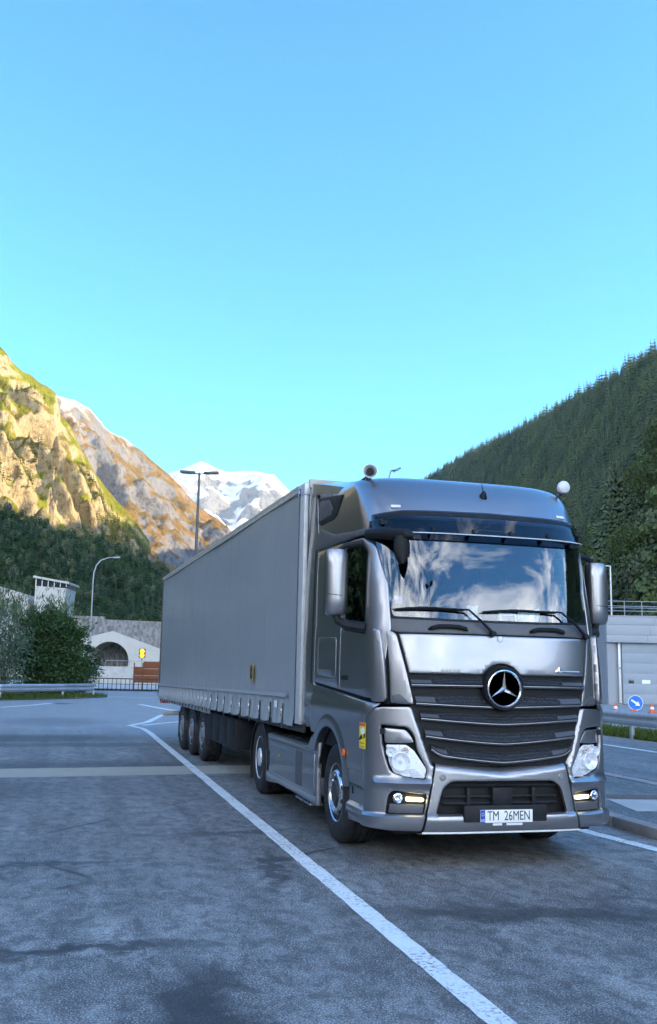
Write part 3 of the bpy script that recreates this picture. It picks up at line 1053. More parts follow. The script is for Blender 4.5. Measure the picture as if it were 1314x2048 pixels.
def surf_pts(cols, nrow, n, h, rg, rows=(0.0, 1.0), kinds=3, keep=None, colr=(0, 1), area=True):
    """random points on a lofted slope, weighted by cell area"""
    ncol = len(cols) - 1
    cells, w = [], []
    r0, r1 = int(nrow * rows[0]), int(nrow * rows[1])
    for j in range(int(ncol * colr[0]), int(ncol * colr[1])):
        for i in range(r0, r1):
            a, b_, c = cols[j][i], cols[j + 1][i], cols[j][i + 1]
            ar = (b_ - a).cross(c - a).length
            if not area:
                ar /= max(60.0, hypot(a.x + 4, a.y + 8)) ** 1.4
            cells.append((j, i))
            w.append(ar)
    out = []
    for (j, i) in rg.choices(cells, w, k=n):
        u, v = rg.random(), rg.random()
        p = cols[j][i].lerp(cols[j + 1][i], u).lerp(cols[j][i + 1].lerp(cols[j + 1][i + 1], u), v)
        if keep and not keep(p):
            continue
        s = h * rg.uniform(.45, 1.0) * (1.35 if rg.random() < .25 else 1)
        out.append(((p.x, p.y, p.z - .3), s, rg.uniform(0, 6.28), rg.randrange(kinds)))
    return out


def round_mesh(name, mat, seed, n=300):
    rg_ = random.Random(seed)
    mb = MB()
    mb.tube([(0, 0, -.03), (0, 0, .5)], [.02, .01], 5, caps=False)
    lob = [(rg_.uniform(-.12, .12), rg_.uniform(-.12, .12), rg_.uniform(.35, .8), .2, .2, .2) for _ in range(5)]
    for k in range(n):
        l = lob[k % 5]
        v = Vector((rg_.gauss(0, 1), rg_.gauss(0, 1), rg_.gauss(0, 1))).normalized()
        p = Vector((l[0] + v.x * .2, l[1] + v.y * .2, l[2] + v.z * .22))
        d = v.cross(Vector((rg_.gauss(0, 1), rg_.gauss(0, 1), rg_.gauss(0, 1)))).normalized() * rg_.uniform(.035, .065)
        e = v.cross(d).normalized() * rg_.uniform(.03, .055)
        mb.add([p - d, p - e + v * .02, p + d, p + e - v * .03], [(0, 1, 2, 3)])
    return mb.mesh(name, mat, 0)


rg = random.Random(11)
far_kinds = [conifer_mesh('far_conifer', 'needles', 1, .17, 8, 7, 1), conifer_mesh('far_conifer', 'needles', 1, .21, 7, 8, 2), conifer_mesh('far_conifer', 'needles', 1, .25, 6, 8, 3),
             conifer_mesh('far_conifer', 'needles_light', 1, .23, 8, 8, 4), conifer_mesh('far_conifer', 'needles', 1, .14, 9, 7, 14), round_mesh('far_broadleaf', 'needles', 5), round_mesh('far_broadleaf', 'needles_light', 6)]
pts = surf_pts(D_cols, D_n, 26000, 16, rg, (0, 1.0), 5, colr=(0, .62), area=False)
pts += surf_pts(D_cols, D_n + 1, 5500, 16, rg, (.93, 1.0), 3, colr=(0, .62))
pts += surf_pts(D_cols, D_n, 5000, 18, rg, (0, 1.0), 5, colr=(.5, 1))
scatter('forest', pts, far_kinds, 'dense dark conifer forest covering the whole hillside behind the cab')
lar = [conifer_mesh('larch', 'larch', 1, .24, 6, 7, 5), conifer_mesh('larch', 'larch', 1, .3, 5, 7, 6), conifer_mesh('spruce', 'needles', 1, .22, 7, 7, 7)]
pts = [p for p in surf_pts(A_cols, A_n, 16000, 8.5, rg, (.0, .9), 3, keep=lambda p: noise.noise(p * .012 + Vector((5, 2, 9))) + .0016 * (175 - p.z) > .03)]
scatter('larch_wood', pts, lar, 'scattered yellow-green larches and spruces on the rocky mountain flank')
pts = surf_pts(G_cols, G_n, 5000, 7, rg, (0, 1), 7)
scatter('undergrowth', pts, far_kinds, 'dark undergrowth between the trees of the nearer spur')
scr = [round_mesh('scrub', 'leaf_dark', 8, 200), round_mesh('scrub', 'needles', 9, 200), conifer_mesh('scrub', 'needles', 1, .2, 8, 7, 12), conifer_mesh('scrub', 'leaf_dark', 1, .26, 7, 7, 13), conifer_mesh('scrub', 'leaf_dark', 1, .3, 6, 7, 10)]
pts = surf_pts(F_cols, F_n, 15000, 5.2, rg, (0, 1), 5)
scatter('scrub', pts, scr, 'dark bushes and small trees covering the slope above the tunnel')

# ------------------------------------------------------------------ tractor unit
# body sections: (z, front y at centre, half width, corner depth, corner sharpness)
BUMP = [(.20, .09, 1.225, .34, 3.6), (.30, .03, 1.24, .36, 3.6), (.42, .0, 1.25, .37, 3.6), (.70, .0, 1.25, .37, 3.5), (1.0, .01, 1.25, .37, 3.4), (1.45, .03, 1.25, .38, 3.4), (1.6, .04, 1.25, .38, 3.4)]
CAB = [(.85, .0, 1.225, .42, 3.8), (1.4, .008, 1.225, .42, 3.8), (1.75, .018, 1.222, .43, 3.9), (2.12, .062, 1.22, .45, 4.0), (2.24, .088, 1.215, .45, 4.2), (2.5, .14, 1.212, .45, 4.2), (2.8, .205, 1.208, .45, 4.2), (3.1, .275, 1.2, .46, 4.2), (3.35, .335, 1.19, .48, 4.2)]
ROOF = [(3.05, .27, 1.195, .46, 4.0), (3.24, .355, 1.195, .42, 4.2), (3.40, .44, 1.195, .40, 4.2), (3.54, .53, 1.19, .40, 4.2), (3.65, .63, 1.18, .41, 4.2), (3.73, .75, 1.16, .44, 4.2), (3.78, .94, 1.12, .52, 4.0), (3.80, 1.3, 1.02, .62, 4.0)]


def prof(T, z):
    i = min(max(bisect([t[0] for t in T], z) - 1, 0), len(T) - 2)
    a, c = T[i], T[i + 1]
    t = (z - a[0]) / (c[0] - a[0])

    def sl(j, k):
        j0, j1 = max(j - 1, 0), min(j + 1, len(T) - 1)
        return (T[j1][k] - T[j0][k]) / (T[j1][0] - T[j0][0])
    h = c[0] - a[0]
    if t < 0 or t > 1:
        tt = min(max(t, 0), 1)
        return [(a if tt == 0 else c)[k] + sl(i if tt == 0 else i + 1, k) * (t - tt) * h for k in range(1, 5)]
    return [(2 * t ** 3 - 3 * t * t + 1) * a[k] + (t ** 3 - 2 * t * t + t) * sl(i, k) * h + (-2 * t ** 3 + 3 * t * t) * c[k] + (t ** 3 - t * t) * sl(i + 1, k) * h for k in range(1, 5)]


_tab = {}


def sect(T, z, NN=72):
    key = (id(T), round(z, 5))
    if key in _tab:
        return _tab[key]
    y0, Wd, D, n = prof(T, z)
    P, L = [], [0]
    for i in range(NN + 1):
        th = pi / 2 * i / NN
        P.append((Wd * sin(th) ** (2 / n) if i else 0, y0 + D - D * cos(th)))
        if i:
            L.append(L[-1] + hypot(P[i][0] - P[i - 1][0], P[i][1] - P[i - 1][1]))
    _tab[key] = (P, L)
    return P, L


def spt(T, s, z):
    """point on the body at girth distance s from the centre line and height z"""
    P, L = sect(T, z)
    a = abs(s)
    sg = -1 if s < 0 else 1
    if a >= L[-1]:
        return (sg * P[-1][0], P[-1][1] + a - L[-1], z)
    i = min(max(bisect(L, a) - 1, 0), len(L) - 2)
    t = (a - L[i]) / (L[i + 1] - L[i])
    return (sg * (P[i][0] + t * (P[i + 1][0] - P[i][0])), P[i][1] + t * (P[i + 1][1] - P[i][1]), z)


def ypt(T, sg, y, z):
    """point on the flank at length y and height z"""
    y0, Wd, D, n = prof(T, z)
    q = (y0 + D - y) / D
    x = Wd if q <= 0 else Wd * max(0, 1 - min(q, 1) ** 2) ** (1 / n)
    return (sg * x, y, z)


F_CAB = lambda s, z: spt(CAB, s, z)
F_BMP = lambda s, z: spt(BUMP, s, z)
F_ROOF = lambda s, z: spt(ROOF, s, z)
SIDE = {sg: {n: (lambda y, z, T=T, sg=sg: ypt(T, sg, y, z)) for n, T in (('cab', CAB), ('bump', BUMP), ('roof', ROOF))} for sg in (-1, 1)}

trk = empty('tractor_unit')
tag(trk, 'grey metallic truck tractor with black slatted grille and round star emblem', 'truck')


def mir(poly):
    return [(-a, c) for a, c in poly][::-1]


def circ(cx, cz, r, a0=0, a1=360, n=24):
    return [(cx + r * cos(radians(a0 + (a1 - a0) * i / n)), cz + r * sin(radians(a0 + (a1 - a0) * i / n))) for i in range(n + 1)]


# --- inner shell (dark), with the window openings
WS = [(-1.06, 2.262), (-.5, 2.246), (0, 2.244), (.5, 2.246), (1.06, 2.262), (1.10, 2.43), (1.155, 2.70), (1.205, 3.02), (1.20, 3.09), (.6, 3.135), (0, 3.15), (-.6, 3.135), (-1.20, 3.09), (-1.205, 3.02), (-1.155, 2.70), (-1.10, 2.43)]
panel(F_CAB, [(-.66, .90), (.66, .90), (.76, 1.04), (.84, 1.25), (.90, 1.45), (1.30, 1.45), (1.30, 3.22), (-1.30, 3.22), (-1.30, 1.45), (-.90, 1.45), (-.84, 1.25), (-.76, 1.04)], 'cab_shell', 'black', trk, -.035, .0, [WS], .07, 0)
SWIN = rnd([(.48, 2.22), (1.20, 2.24), (1.22, 3.02), (.60, 3.00), (.52, 2.9)], [.05, .06, .08, .06, .02])
for sg in (-1, 1):
    panel(SIDE[sg]['cab'], [(.25, .95), (2.42, .95), (2.42, 3.2), (.42, 3.2), (.32, 2.2)], 'cab_shell', 'black', trk, -.03, 0, [SWIN], .12, 0, ns=sg)
sh = MB()
sh.box((0, 2.40, 2.15), (2.36, .05, 2.3))
sh.box((0, 1.3, 1.20), (2.3, 2.2, .05))
sh.box((0, 1.35, 3.2), (2.2, 1.9, .04))
sh.build('cab_shell', 'black', trk)
# --- cabin furniture seen dimly through the glass
it = MB()
it.box((0, .62, 2.08), (2.2, .55, .22), bev=.06)
it.build('dashboard', 'plastic_grey', trk)
for x in (-.62, .62):
    st_ = MB()
    st_.box((x, 1.30, 1.85), (.52, .50, .16), bev=.05)
    st_.box((x, 1.55, 2.30), (.50, .16, .80), (-.12, 0, 0), bev=.06)
    st_.box((x, 1.62, 2.80), (.28, .12, .22), (-.1, 0, 0), bev=.05)
    st_.build('seat', 'seat_fabric', trk)
sw = MB()
cxs, cys, czs = .62, .95, 2.16
sw.tube([(cxs + .23 * cos(a), cys + .12 * sin(a), czs + .19 * sin(a)) for a in [2 * pi * k / 24 for k in range(25)]], .016, 8, False)
sw.tube([(cxs - .2, cys, czs), (cxs + .2, cys, czs)], .014, 6)
sw.build('steering_wheel', 'plastic', trk)

# --- windscreen and its lower dark cowl
panel(F_CAB, rnd(WS, .03), 'windscreen', 'windscreen', trk, -.012, 0, (), .05, .0)
WSi = [(a * .955, 2.29 + (c - 2.244) * .945) for a, c in WS]
panel(F_CAB, rnd([(a * 1.012, c + (.012 if c > 2.7 else -.012)) for a, c in WS], .03), 'windscreen_seal', 'plastic', trk, -.006, .02, [rnd([(a * .986, c - (.03 if c > 2.7 else -.012)) for a, c in WS], .03)], .06, .003)
cowl = panel(F_CAB, rnd([(-1.225, 2.165), (-1.06, 2.135), (-1.0, 2.118), (0, 2.118), (1.0, 2.118), (1.06, 2.135), (1.225, 2.165), (1.165, 2.262), (1.08, 2.252), (.5, 2.235), (0, 2.233), (-.5, 2.235), (-1.08, 2.252), (-1.165, 2.262)], .015), 'cowl_panel', 'plastic_grey', trk, -.004, .02, (), .05, .006)
for sg in (-1, 1):   # A pillars
    panel(F_CAB, [(1.085, 2.27), (1.175, 2.265), (1.245, 2.66), (1.285, 3.0), (1.29, 3.14), (1.215, 3.11), (1.22, 3.02), (1.17, 2.70), (1.115, 2.43)], 'pillar', 'plastic', trk, -.002, .02, (), .05, .008, mirror=sg < 0)
    # grab-handle recesses on the cowl
    gh = MB()
    pth = [F_CAB(sg * .52 + d, 2.185 - .02 * (abs(d) / .17) ** 4) for d in (-.19, -.17, -.1, 0, .1, .17, .19)]
    pth = [(p[0], p[1] - (.022 if 0 < i < 6 else -.005), p[2]) for i, p in enumerate(pth)]
    gh.tube(pth, [.012, .02, .021, .021, .021, .02, .012], 8)
    gh.build('grab_handle', 'black', trk)

# --- wipers
def wiper(bl0, bl1, piv):
    w = MB()
    P = [F_CAB(bl0[0] + (bl1[0] - bl0[0]) * t, bl0[1] + (bl1[1] - bl0[1]) * t + .018 * sin(pi * t)) for t in [i / 8 for i in range(9)]]
    w.tube([(p[0], p[1] - .022, p[2]) for p in P], [.006, .012, .014, .016, .016, .016, .014, .012, .006], 6)
    o = w.build('wiper', 'black', trk)
    a = MB()
    mid = F_CAB(*((bl0[0] * .45 + bl1[0] * .55), (bl0[1] * .45 + bl1[1] * .55) + .02))
    k1 = F_CAB(bl1[0] + (piv[0] - bl1[0]) * .15, bl1[1] + .012)
    k2 = F_CAB(bl1[0] + (piv[0] - bl1[0]) * .55, bl1[1] + (piv[1] - bl1[1]) * .42)
    k3 = F_CAB(*piv)
    a.tube([(mid[0], mid[1] - .045, mid[2]), (k1[0], k1[1] - .055, k1[2]), (k2[0], k2[1] - .055, k2[2]), (k3[0], k3[1] - .035, k3[2])], [.007, .010, .013, .017], 6)
    a.lathe((k3[0], k3[1], k3[2]), (0, -1, 0), [(.0, .06), (.025, .055), (.03, .0)], 12)
    a.build('wiper_arm', 'black', o)


wiper((-1.06, 2.335), (-.36, 2.335), (-.075, 2.125))
wiper((-.17, 2.335), (.62, 2.345), (.99, 2.13))

# --- bonnet flap, corner panels
HOOD = [(-1.0, 2.107), (-.915, 1.738), (-.235, 1.738)] + circ(0, 1.61, .232, 146, 34, 14) + [(.235, 1.738), (.915, 1.738), (1.0, 2.107)]
panel(F_CAB, rnd(HOOD[::-1], .012, 2), 'bonnet_flap', 'paint', trk, .004, .03, (), .04, .012)
kn = MB()
p = F_CAB(0, 2.075)
kn.lathe((p[0], p[1] + .01, p[2]), (0, -1, 0), [(.030, 0), (.030, .018), (.022, .028), (0, .030)], 18)
kn.build('washer_cap', 'white_plastic', trk)
# chrome script beside the emblem
bd = MB()
for k in range(6):
    s0 = .60 + .25 * k / 6
    q0, q1 = F_CAB(s0, 1.782), F_CAB(s0 + .25 / 6, 1.782)
    bd.tube([(q0[0], q0[1] - .012, q0[2]), (q1[0], q1[1] - .012, q1[2])], .0085, 6)
q = F_CAB(.615, 1.795)
bd.add([(q[0] - .055, q[1] - .008, q[2] - .02), (q[0] + .0, q[1] - .012, q[2] + .035), (q[0] + .035, q[1] - .008, q[2] - .012), (q[0] - .0, q[1] - .022, q[2] - .004)], [(0, 3, 1), (1, 3, 2), (2, 3, 0)])
bd.build('script_badge', 'chrome', trk)
for sg in (-1, 1):
    cp = panel(F_CAB, rnd([(1.02, 2.10), (.934, 1.738), (.868, 1.452), (1.0, 1.455), (1.09, 1.46), (1.10, 1.75), (1.125, 2.13), (1.07, 2.135)], [.03, 0, .01, 0, .02, 0, .03, .03]), 'corner_panel', 'paint', trk, .006, .03, (), .04, .012, mirror=sg < 0)
    df = panel(F_CAB, rnd([(1.115, 1.50), (1.15, 1.465), (1.275, 1.47), (1.27, 1.8), (1.262, 2.12), (1.235, 2.155), (1.165, 2.14), (1.14, 1.9)], [.02, .02, .02, 0, .04, .03, .02, 0]), 'wind_deflector', 'paint', trk, .040, .04, (), .04, .016, mirror=sg < 0)
    panel(F_CAB, rnd([(.90, 1.462), (1.085, 1.464), (1.07, 1.535), (1.0, 1.545)], .012), 'corner_inset', 'plastic_grey', cp, .012, .02, (), .05, .005, mirror=sg < 0)

# --- grille: back panel, five winged slats, emblem
gr = panel(F_CAB, [(-.91, 1.735), (-.86, 1.455), (-.80, 1.2), (-.73, 1.03), (-.64, .96), (0, .888), (.64, .96), (.73, 1.03), (.80, 1.2), (.86, 1.455), (.91, 1.735)], 'grille', 'black', trk, -.075, .01, (), .1, .0)
GR = [(1.62, 1.62, 1.726, 1.726, .898), (1.452, 1.424, 1.572, 1.556, .855), (1.316, 1.268, 1.418, 1.384, .812), (1.157, 1.089, 1.268, 1.214, .768), (.998, .922, 1.108, 1.036, .715)]
for k, (ze, zc, ue, uc, sm) in enumerate(GR):
    n = 28

    def zz_(a, b_, t):
        return b_ + (a - b_) * abs(t) ** 1.35
    lo, mi, hi, lip0, lip1 = [], [], [], [], []
    body, mesh_, lip = MB(), MB(), MB()
    rows = [[], [], [], [], []]
    for i in range(n + 1):
        t = -1 + 2 * i / n
        s = sm * t
        zl, zu = zz_(ze, zc, t), zz_(ue, uc, t)
        if k == 4:
            zl = max(zl, .922 + (.985 - .922) * abs(t) ** 1.2)
        sw_ = sm - .02 * (1 - t * t)
        for j, (zz2, oo) in enumerate(((zl - .002, .008), (zl + .012, .022), (zl + .03, .014), (zu, -.05), (zu + .004, -.066))):
            if k == 4 and abs(t) > .82:
                zz2 = zz2 + (.045 if j < 3 else 0) * ((abs(t) - .82) / .18) ** 2
            q = F_CAB(s, zz2)
            rows[j].append((q[0], q[1] - oo, q[2]))
    body.grid(rows)
    sl = body.build('slat', 'plastic', gr, 30)
    lip.grid([[(x, y - .002, z - .001) for x, y, z in rows[0]], [(x, y - .0025, z) for x, y, z in rows[1]], [(x, y - .002, z + .004) for x, y, z in rows[1]]])
    lip.build('slat_lip', 'paint', sl, 30)
    a, b_ = (int(n * .13), int(n * .87) + 1)
    if k == 4:
        a, b_ = int(n * .12), int(n * .88) + 1
    up = [(x, y - .004, z) for x, y, z in rows[2]][a:b_]
    tp_ = [(x, y - .003, z - .004) for x, y, z in rows[3]][a:b_]
    md_ = [((p[0] * .5 + q[0] * .5), (p[1] + q[1]) / 2 - .002, (p[2] + q[2]) / 2) for p, q in zip(up, tp_)]
    up[0] = (up[0][0] + .05, up[0][1], up[0][2])
    up[-1] = (up[-1][0] - .05, up[-1][1], up[-1][2])
    mesh_.grid([up, md_, tp_])
    mesh_.build('slat_mesh', 'grille_mesh', sl, 60)
    for sgn_ in (-1, 1):   # polished end caps of each wing
        e0, e1 = (0, a) if sgn_ < 0 else (b_ - 1, n)
        ec = MB()
        cap = [[(x, y - .005, z) for x, y, z in rows[j][e0:e1 + 1]] for j in (2, 3)]
        cap[0], cap[1] = cap[0], [(x, y, z - .012) for x, y, z in cap[1]]
        ec.grid(cap)
        ec.build('slat_end', 'plastic_grey', sl, 60)
em = MB()
p0 = F_CAB(0, 1.61)
ec = Vector((0, p0[1] - .02, 1.612))
em.lathe(ec, (0, -1, 0), [(.205, -.06), (.207, .015), (.196, .034), (.184, .03), (.178, .018), (0, .018)], 48)
emo = em.build('emblem', 'black', gr)
tr_ = MB()
tr_.lathe(ec, (0, -1, 0), [(.156, .02), (.156, .034), (.166, .046), (.176, .040), (.179, .02)], 48)
tr_.build('emblem_ring', 'satin_chrome', emo)
stt = MB()
yf, yb = ec.y - .050, ec.y - .020
for k in range(3):
    a = radians(90 + 120 * k)
    tip = Vector((cos(a) * .160, 0, sin(a) * .160))
    w1 = Vector((cos(a + radians(60)) * .026, 0, sin(a + radians(60)) * .026))
    w2 = Vector((cos(a - radians(60)) * .026, 0, sin(a - radians(60)) * .026))
    base = Vector((0, 0, ec.z))
    stt.add([base + Vector((0, yf - .006, 0)), base + tip + Vector((0, yb - .018, 0)), base + w1 + Vector((0, yb - .008, 0)), base + w2 + Vector((0, yb - .008, 0))], [(0, 1, 2), (0, 3, 1)])
stt.build('emblem_star', 'satin_chrome', emo, 0)

# --- bumper: centre section with chamfered V edge and intake; wings with lamp recesses
INT = rnd([(-.665, .472), (.665, .472), (.60, .70), (.52, .765), (-.52, .765), (-.60, .70)], [.02, .02, .03, .05, .05, .03])


def voff(s, z):
    top = .888 + (.955 - .888) * min(1, abs(s) / .65) ** 1.1
    d = top - z
    o = -.055 + .055 * min(1, max(0, d / .075)) if d < .075 else 0
    if z < .47:
        o += .032 * min(1, max(0, (.467 - z) / .012))
    return o


bc = panel(F_BMP, [(-.655, .950), (-.722, .60), (-.783, .315), (.783, .315), (.722, .60), (.655, .950), (.33, .915), (0, .885), (-.33, .915)], 'bumper', 'paint', trk, voff, .03, [INT], .022, .006)
panel(F_BMP, [(-.70, .44), (.70, .44), (.64, .72), (.54, .79), (-.54, .79), (-.64, .72)], 'intake', 'black', bc, -.10, 0, (), .1, 0)
ib = MB()
for zz3 in (.72, .62, .56):
    ib.tube([(x, F_BMP(x, zz3)[1] + .07, zz3) for x in [-.58 + 1.16 * i / 10 for i in range(11)]], .014, 6)
ib.box((.0, .05, .62), (.20, .06, .17), bev=.01)
ib.box((-.33, .07, .60), (.035, .05, .2), bev=.005)
ib.box((.33, .07, .60), (.035, .05, .2), bev=.005)
ib.build('intake_grille', 'plastic', bc)
lw = MB()
for i, sgm in enumerate((-1,)):
    pa = [F_BMP(s, .322) for s in [-.80 + 1.6 * i / 20 for i in range(21)]]
    lw.grid([[(x, y - .034, .320) for x, y, z in pa], [(x, y - .036, .306) for x, y, z in pa], [(x, y + .06, .285) for x, y, z in pa], [(x, y + .4, .29) for x, y, z in pa]])
lw.build('bumper_lip', 'alu_light', bc, 30)
for sx in (-.60, .605):
    cpn = MB()
    q = F_BMP(sx, .80)
    cpn.lathe((q[0], q[1] + .0, q[2]), (0, -1, 0), [(.030, .0), (.030, .006), (.026, .009), (0, .0095)], 20)
    cpn.build('tow_cover', 'paint', bc)
HL = [(1.18, 1.262), (.925, 1.245), (.865, 1.178), (.835, 1.043), (.735, .868), (.755, .775), (.95, .795), (1.09, .842), (1.125, .93), (1.165, 1.08)]
FG = rnd([(1.135, .470), (.778, .470), (.745, .648), (1.06, .676), (1.105, .64)], [.02, .01, .02, .05, .05])
for sg in (-1, 1):
    mr = sg < 0
    off_w = lambda s, z: (.032 * min(1, max(0, (.467 - z) / .012)) if z < .47 else 0) - (.05 * max(0, 1 - (s - (.66 + .19 * max(0, min(1, (z - .9) / .53)))) / .05) if z > .9 and s < .92 else 0) + (.03 * max(0, 1 - abs(z - .745) / .05) * min(1, max(0, (1.3 - s) / .1)))
    wg = panel(F_BMP, rnd([(.868, 1.432), (.815, 1.28), (.748, 1.048), (.668, .95), (.735, .60), (.797, .335), (1.10, .335), (1.415, .35), (1.415, 1.36), (1.30, 1.405), (1.15, 1.425)], [.02, 0, .02, .02, 0, 0, 0, .03, .02, .05, 0]),
               'bumper_wing', 'paint', trk, off_w, .03, [rnd(HL, [.02, .04, .04, .02, .03, .02, 0, .04, .02, .02]), FG], .02, .010, mirror=mr)
    panel(F_BMP, [(1.19, 1.28), (.91, 1.265), (.85, 1.19), (.82, 1.045), (.72, .87), (.74, .755), (.95, .775), (1.11, .825), (1.145, .93), (1.185, 1.08)], 'lamp_recess', 'black', wg, -.10, 0, (), .03, 0, mirror=mr)
    panel(F_BMP, rnd([(1.15, 1.235), (.945, 1.222), (.895, 1.17), (.862, 1.105), (1.145, 1.098)], .02), 'recess_cover', 'paint', wg, -.022, .03, (), .06, .008, mirror=mr)
    hl = empty('headlamp')
    hl.parent = trk
    LEN = [(1.140, 1.083), (.935, 1.085), (.862, 1.035), (.742, .868), (.762, .785), (.95, .803), (1.062, .836), (1.108, .925)]
    panel(F_BMP, rnd(LEN, .02), 'lamp_bowl', 'lamp_silver', hl, -.055, .0, (), .03, 0, mirror=mr)
    for (s_, z_, r_) in ((.985, .935, .082), (1.075, 1.02, .046), (.945, 1.035, .030)):
        q = Vector(F_BMP(sg * s_, z_))
        e = .01
        nn = (Vector(F_BMP(sg * s_ + e, z_)) - q).cross(Vector((0, 0, 1))).normalized()
        nn = Vector((nn.x * .5, nn.y, 0)).normalized()
        rb = MB()
        c0 = q - nn * .004
        rb.lathe(c0, nn, [(.0, -.05), (r_ * .35, -.045), (r_ * .7, -.03), (r_ * .93, -.008), (r_, .0), (r_ * 1.06, -.002), (r_ * 1.06, -.04)], 28)
        rb.build('reflector', 'lamp_silver', hl)
        bb = MB()
        bb.lathe(c0 - nn * .04, nn, [(r_ * .22, 0), (r_ * .24, .02), (r_ * .12, .034), (0, .036)], 14)
        bb.build('bulb', 'amber' if r_ < .04 else 'white_plastic', hl)
    for i in range(5):       # ribbed indicator strip along the inner lower edge
        lb = MB()
        P_ = [F_BMP(sg * (.775 + .018 * i + t * (.10 - .008 * i)), .800 + .017 * i - .012 * t + .008 * t) for t in (0, .5, 1)]
        lb.tube([(x, y + .018, z) for x, y, z in P_], .0055, 6)
        lb.build('led_bar', 'white_plastic', hl)
    panel(F_BMP, rnd(LEN, .02), 'lamp_lens', 'lens', hl, -.006, .0, (), .04, 0.006, mirror=mr)
    panel(F_BMP, rnd([(.733, .845), (.705, .79), (.70, .768), (.752, .776), (.757, .80)], .004), 'lamp_filler', 'paint', wg, -.02, .02, (), .04, .003, mirror=mr)
    panel(F_BMP, [(1.15, .46), (.765, .46), (.735, .66), (1.06, .69), (1.12, .65)], 'fog_recess', 'black', wg, -.07, 0, (), .08, 0, mirror=mr)
    panel(F_BMP, rnd([(1.115, .476), (.785, .476), (.770, .556), (1.10, .560)], .01), 'fog_panel', 'plastic_grey', wg, -.030, .03, (), .06, .006, mirror=mr)
    fg = MB()
    q = Vector(F_BMP(sg * 1.015, .612))
    nn = Vector((sg * .25, -1, 0)).normalized()
    fg.lathe(q - nn * .02, nn, [(.046, -.03), (.046, .012), (.040, .016), (.037, .006), (.024, -.014), (0, -.02)], 24)
    fo = fg.build('fog_lamp', 'chrome', trk)
    fl_ = MB()
    fl_.lathe(q - nn * .02, nn, [(.038, .009), (.02, .016), (0, .018)], 24)
    fl_.build('lamp_lens', 'lens', fo)
    dr_ = panel(F_BMP, rnd([(.945, .588), (.785, .584), (.772, .604), (.79, .618), (.945, .622)], .012), 'running_light', 'drl', trk, -.012, .03, (), .03, .006, mirror=mr)

# --- number plate
ph = MB()
for i in range(1):
    ph.box((0, -.026, .482), (.83, .05, .15), bev=.015)
ph.build('plate_holder', 'plastic', trk)
plo = MB()
plo.box((.0, -.056, .460), (.524, .006, .113), bev=.002)
plate = plo.build('number_plate', 'plate_white', trk)
eb = MB()
eb.box((-.238, -.0605, .460), (.044, .003, .109))
ebo = eb.build('plate_band', 'plate_blue', plate)


def text(body, size, loc, rot, mat, parent, name, sx=1.0, ext=.0006, bold=0.0):
    cu = bpy.data.curves.new(name, 'FONT')
    cu.body = body
    cu.size = size
    cu.extrude = ext
    cu.align_x = 'CENTER'
    cu.align_y = 'CENTER'
    cu.resolution_u = 3
    cu.materials.append(MATS[mat])
    o = link(name, cu, parent)
    o.location = loc
    o.rotation_euler = rot
    o.scale = (sx, 1, 1)
    cu.offset = bold
    dg = bpy.context.evaluated_depsgraph_get()
    me = bpy.data.meshes.new_from_object(o.evaluated_get(dg))
    q = link(name, me, parent)
    q.location, q.rotation_euler, q.scale = o.location, o.rotation_euler, o.scale
    bpy.data.objects.remove(o)
    q.name = name
    return q


text('TM  26MEN', .120, (.022, -.0602, .460), (pi / 2, 0, 0), 'plate_black', plate, 'plate_lettering', .72, bold=0.0)['kind'] = 'stuff'
text('RO', .030, (-.238, -.0625, .424), (pi / 2, 0, 0), 'plate_white', plate, 'plate_country', .9)
stars = MB()
for k in range(12):
    a = 2 * pi * k / 12
    stars.box((-.238 + .013 * cos(a), -.0622, .478 + .013 * sin(a)), (.0045, .001, .0045), (0, pi / 4, 0))
stars.build('plate_stars', 'sticker_yellow', plate)
pc = MB()
pc.box((-.09, -.05, .388), (.09, .01, .02))
pc.box((.08, -.05, .388), (.16, .01, .02))
pc.build('plate_clip', 'white_plastic', trk)

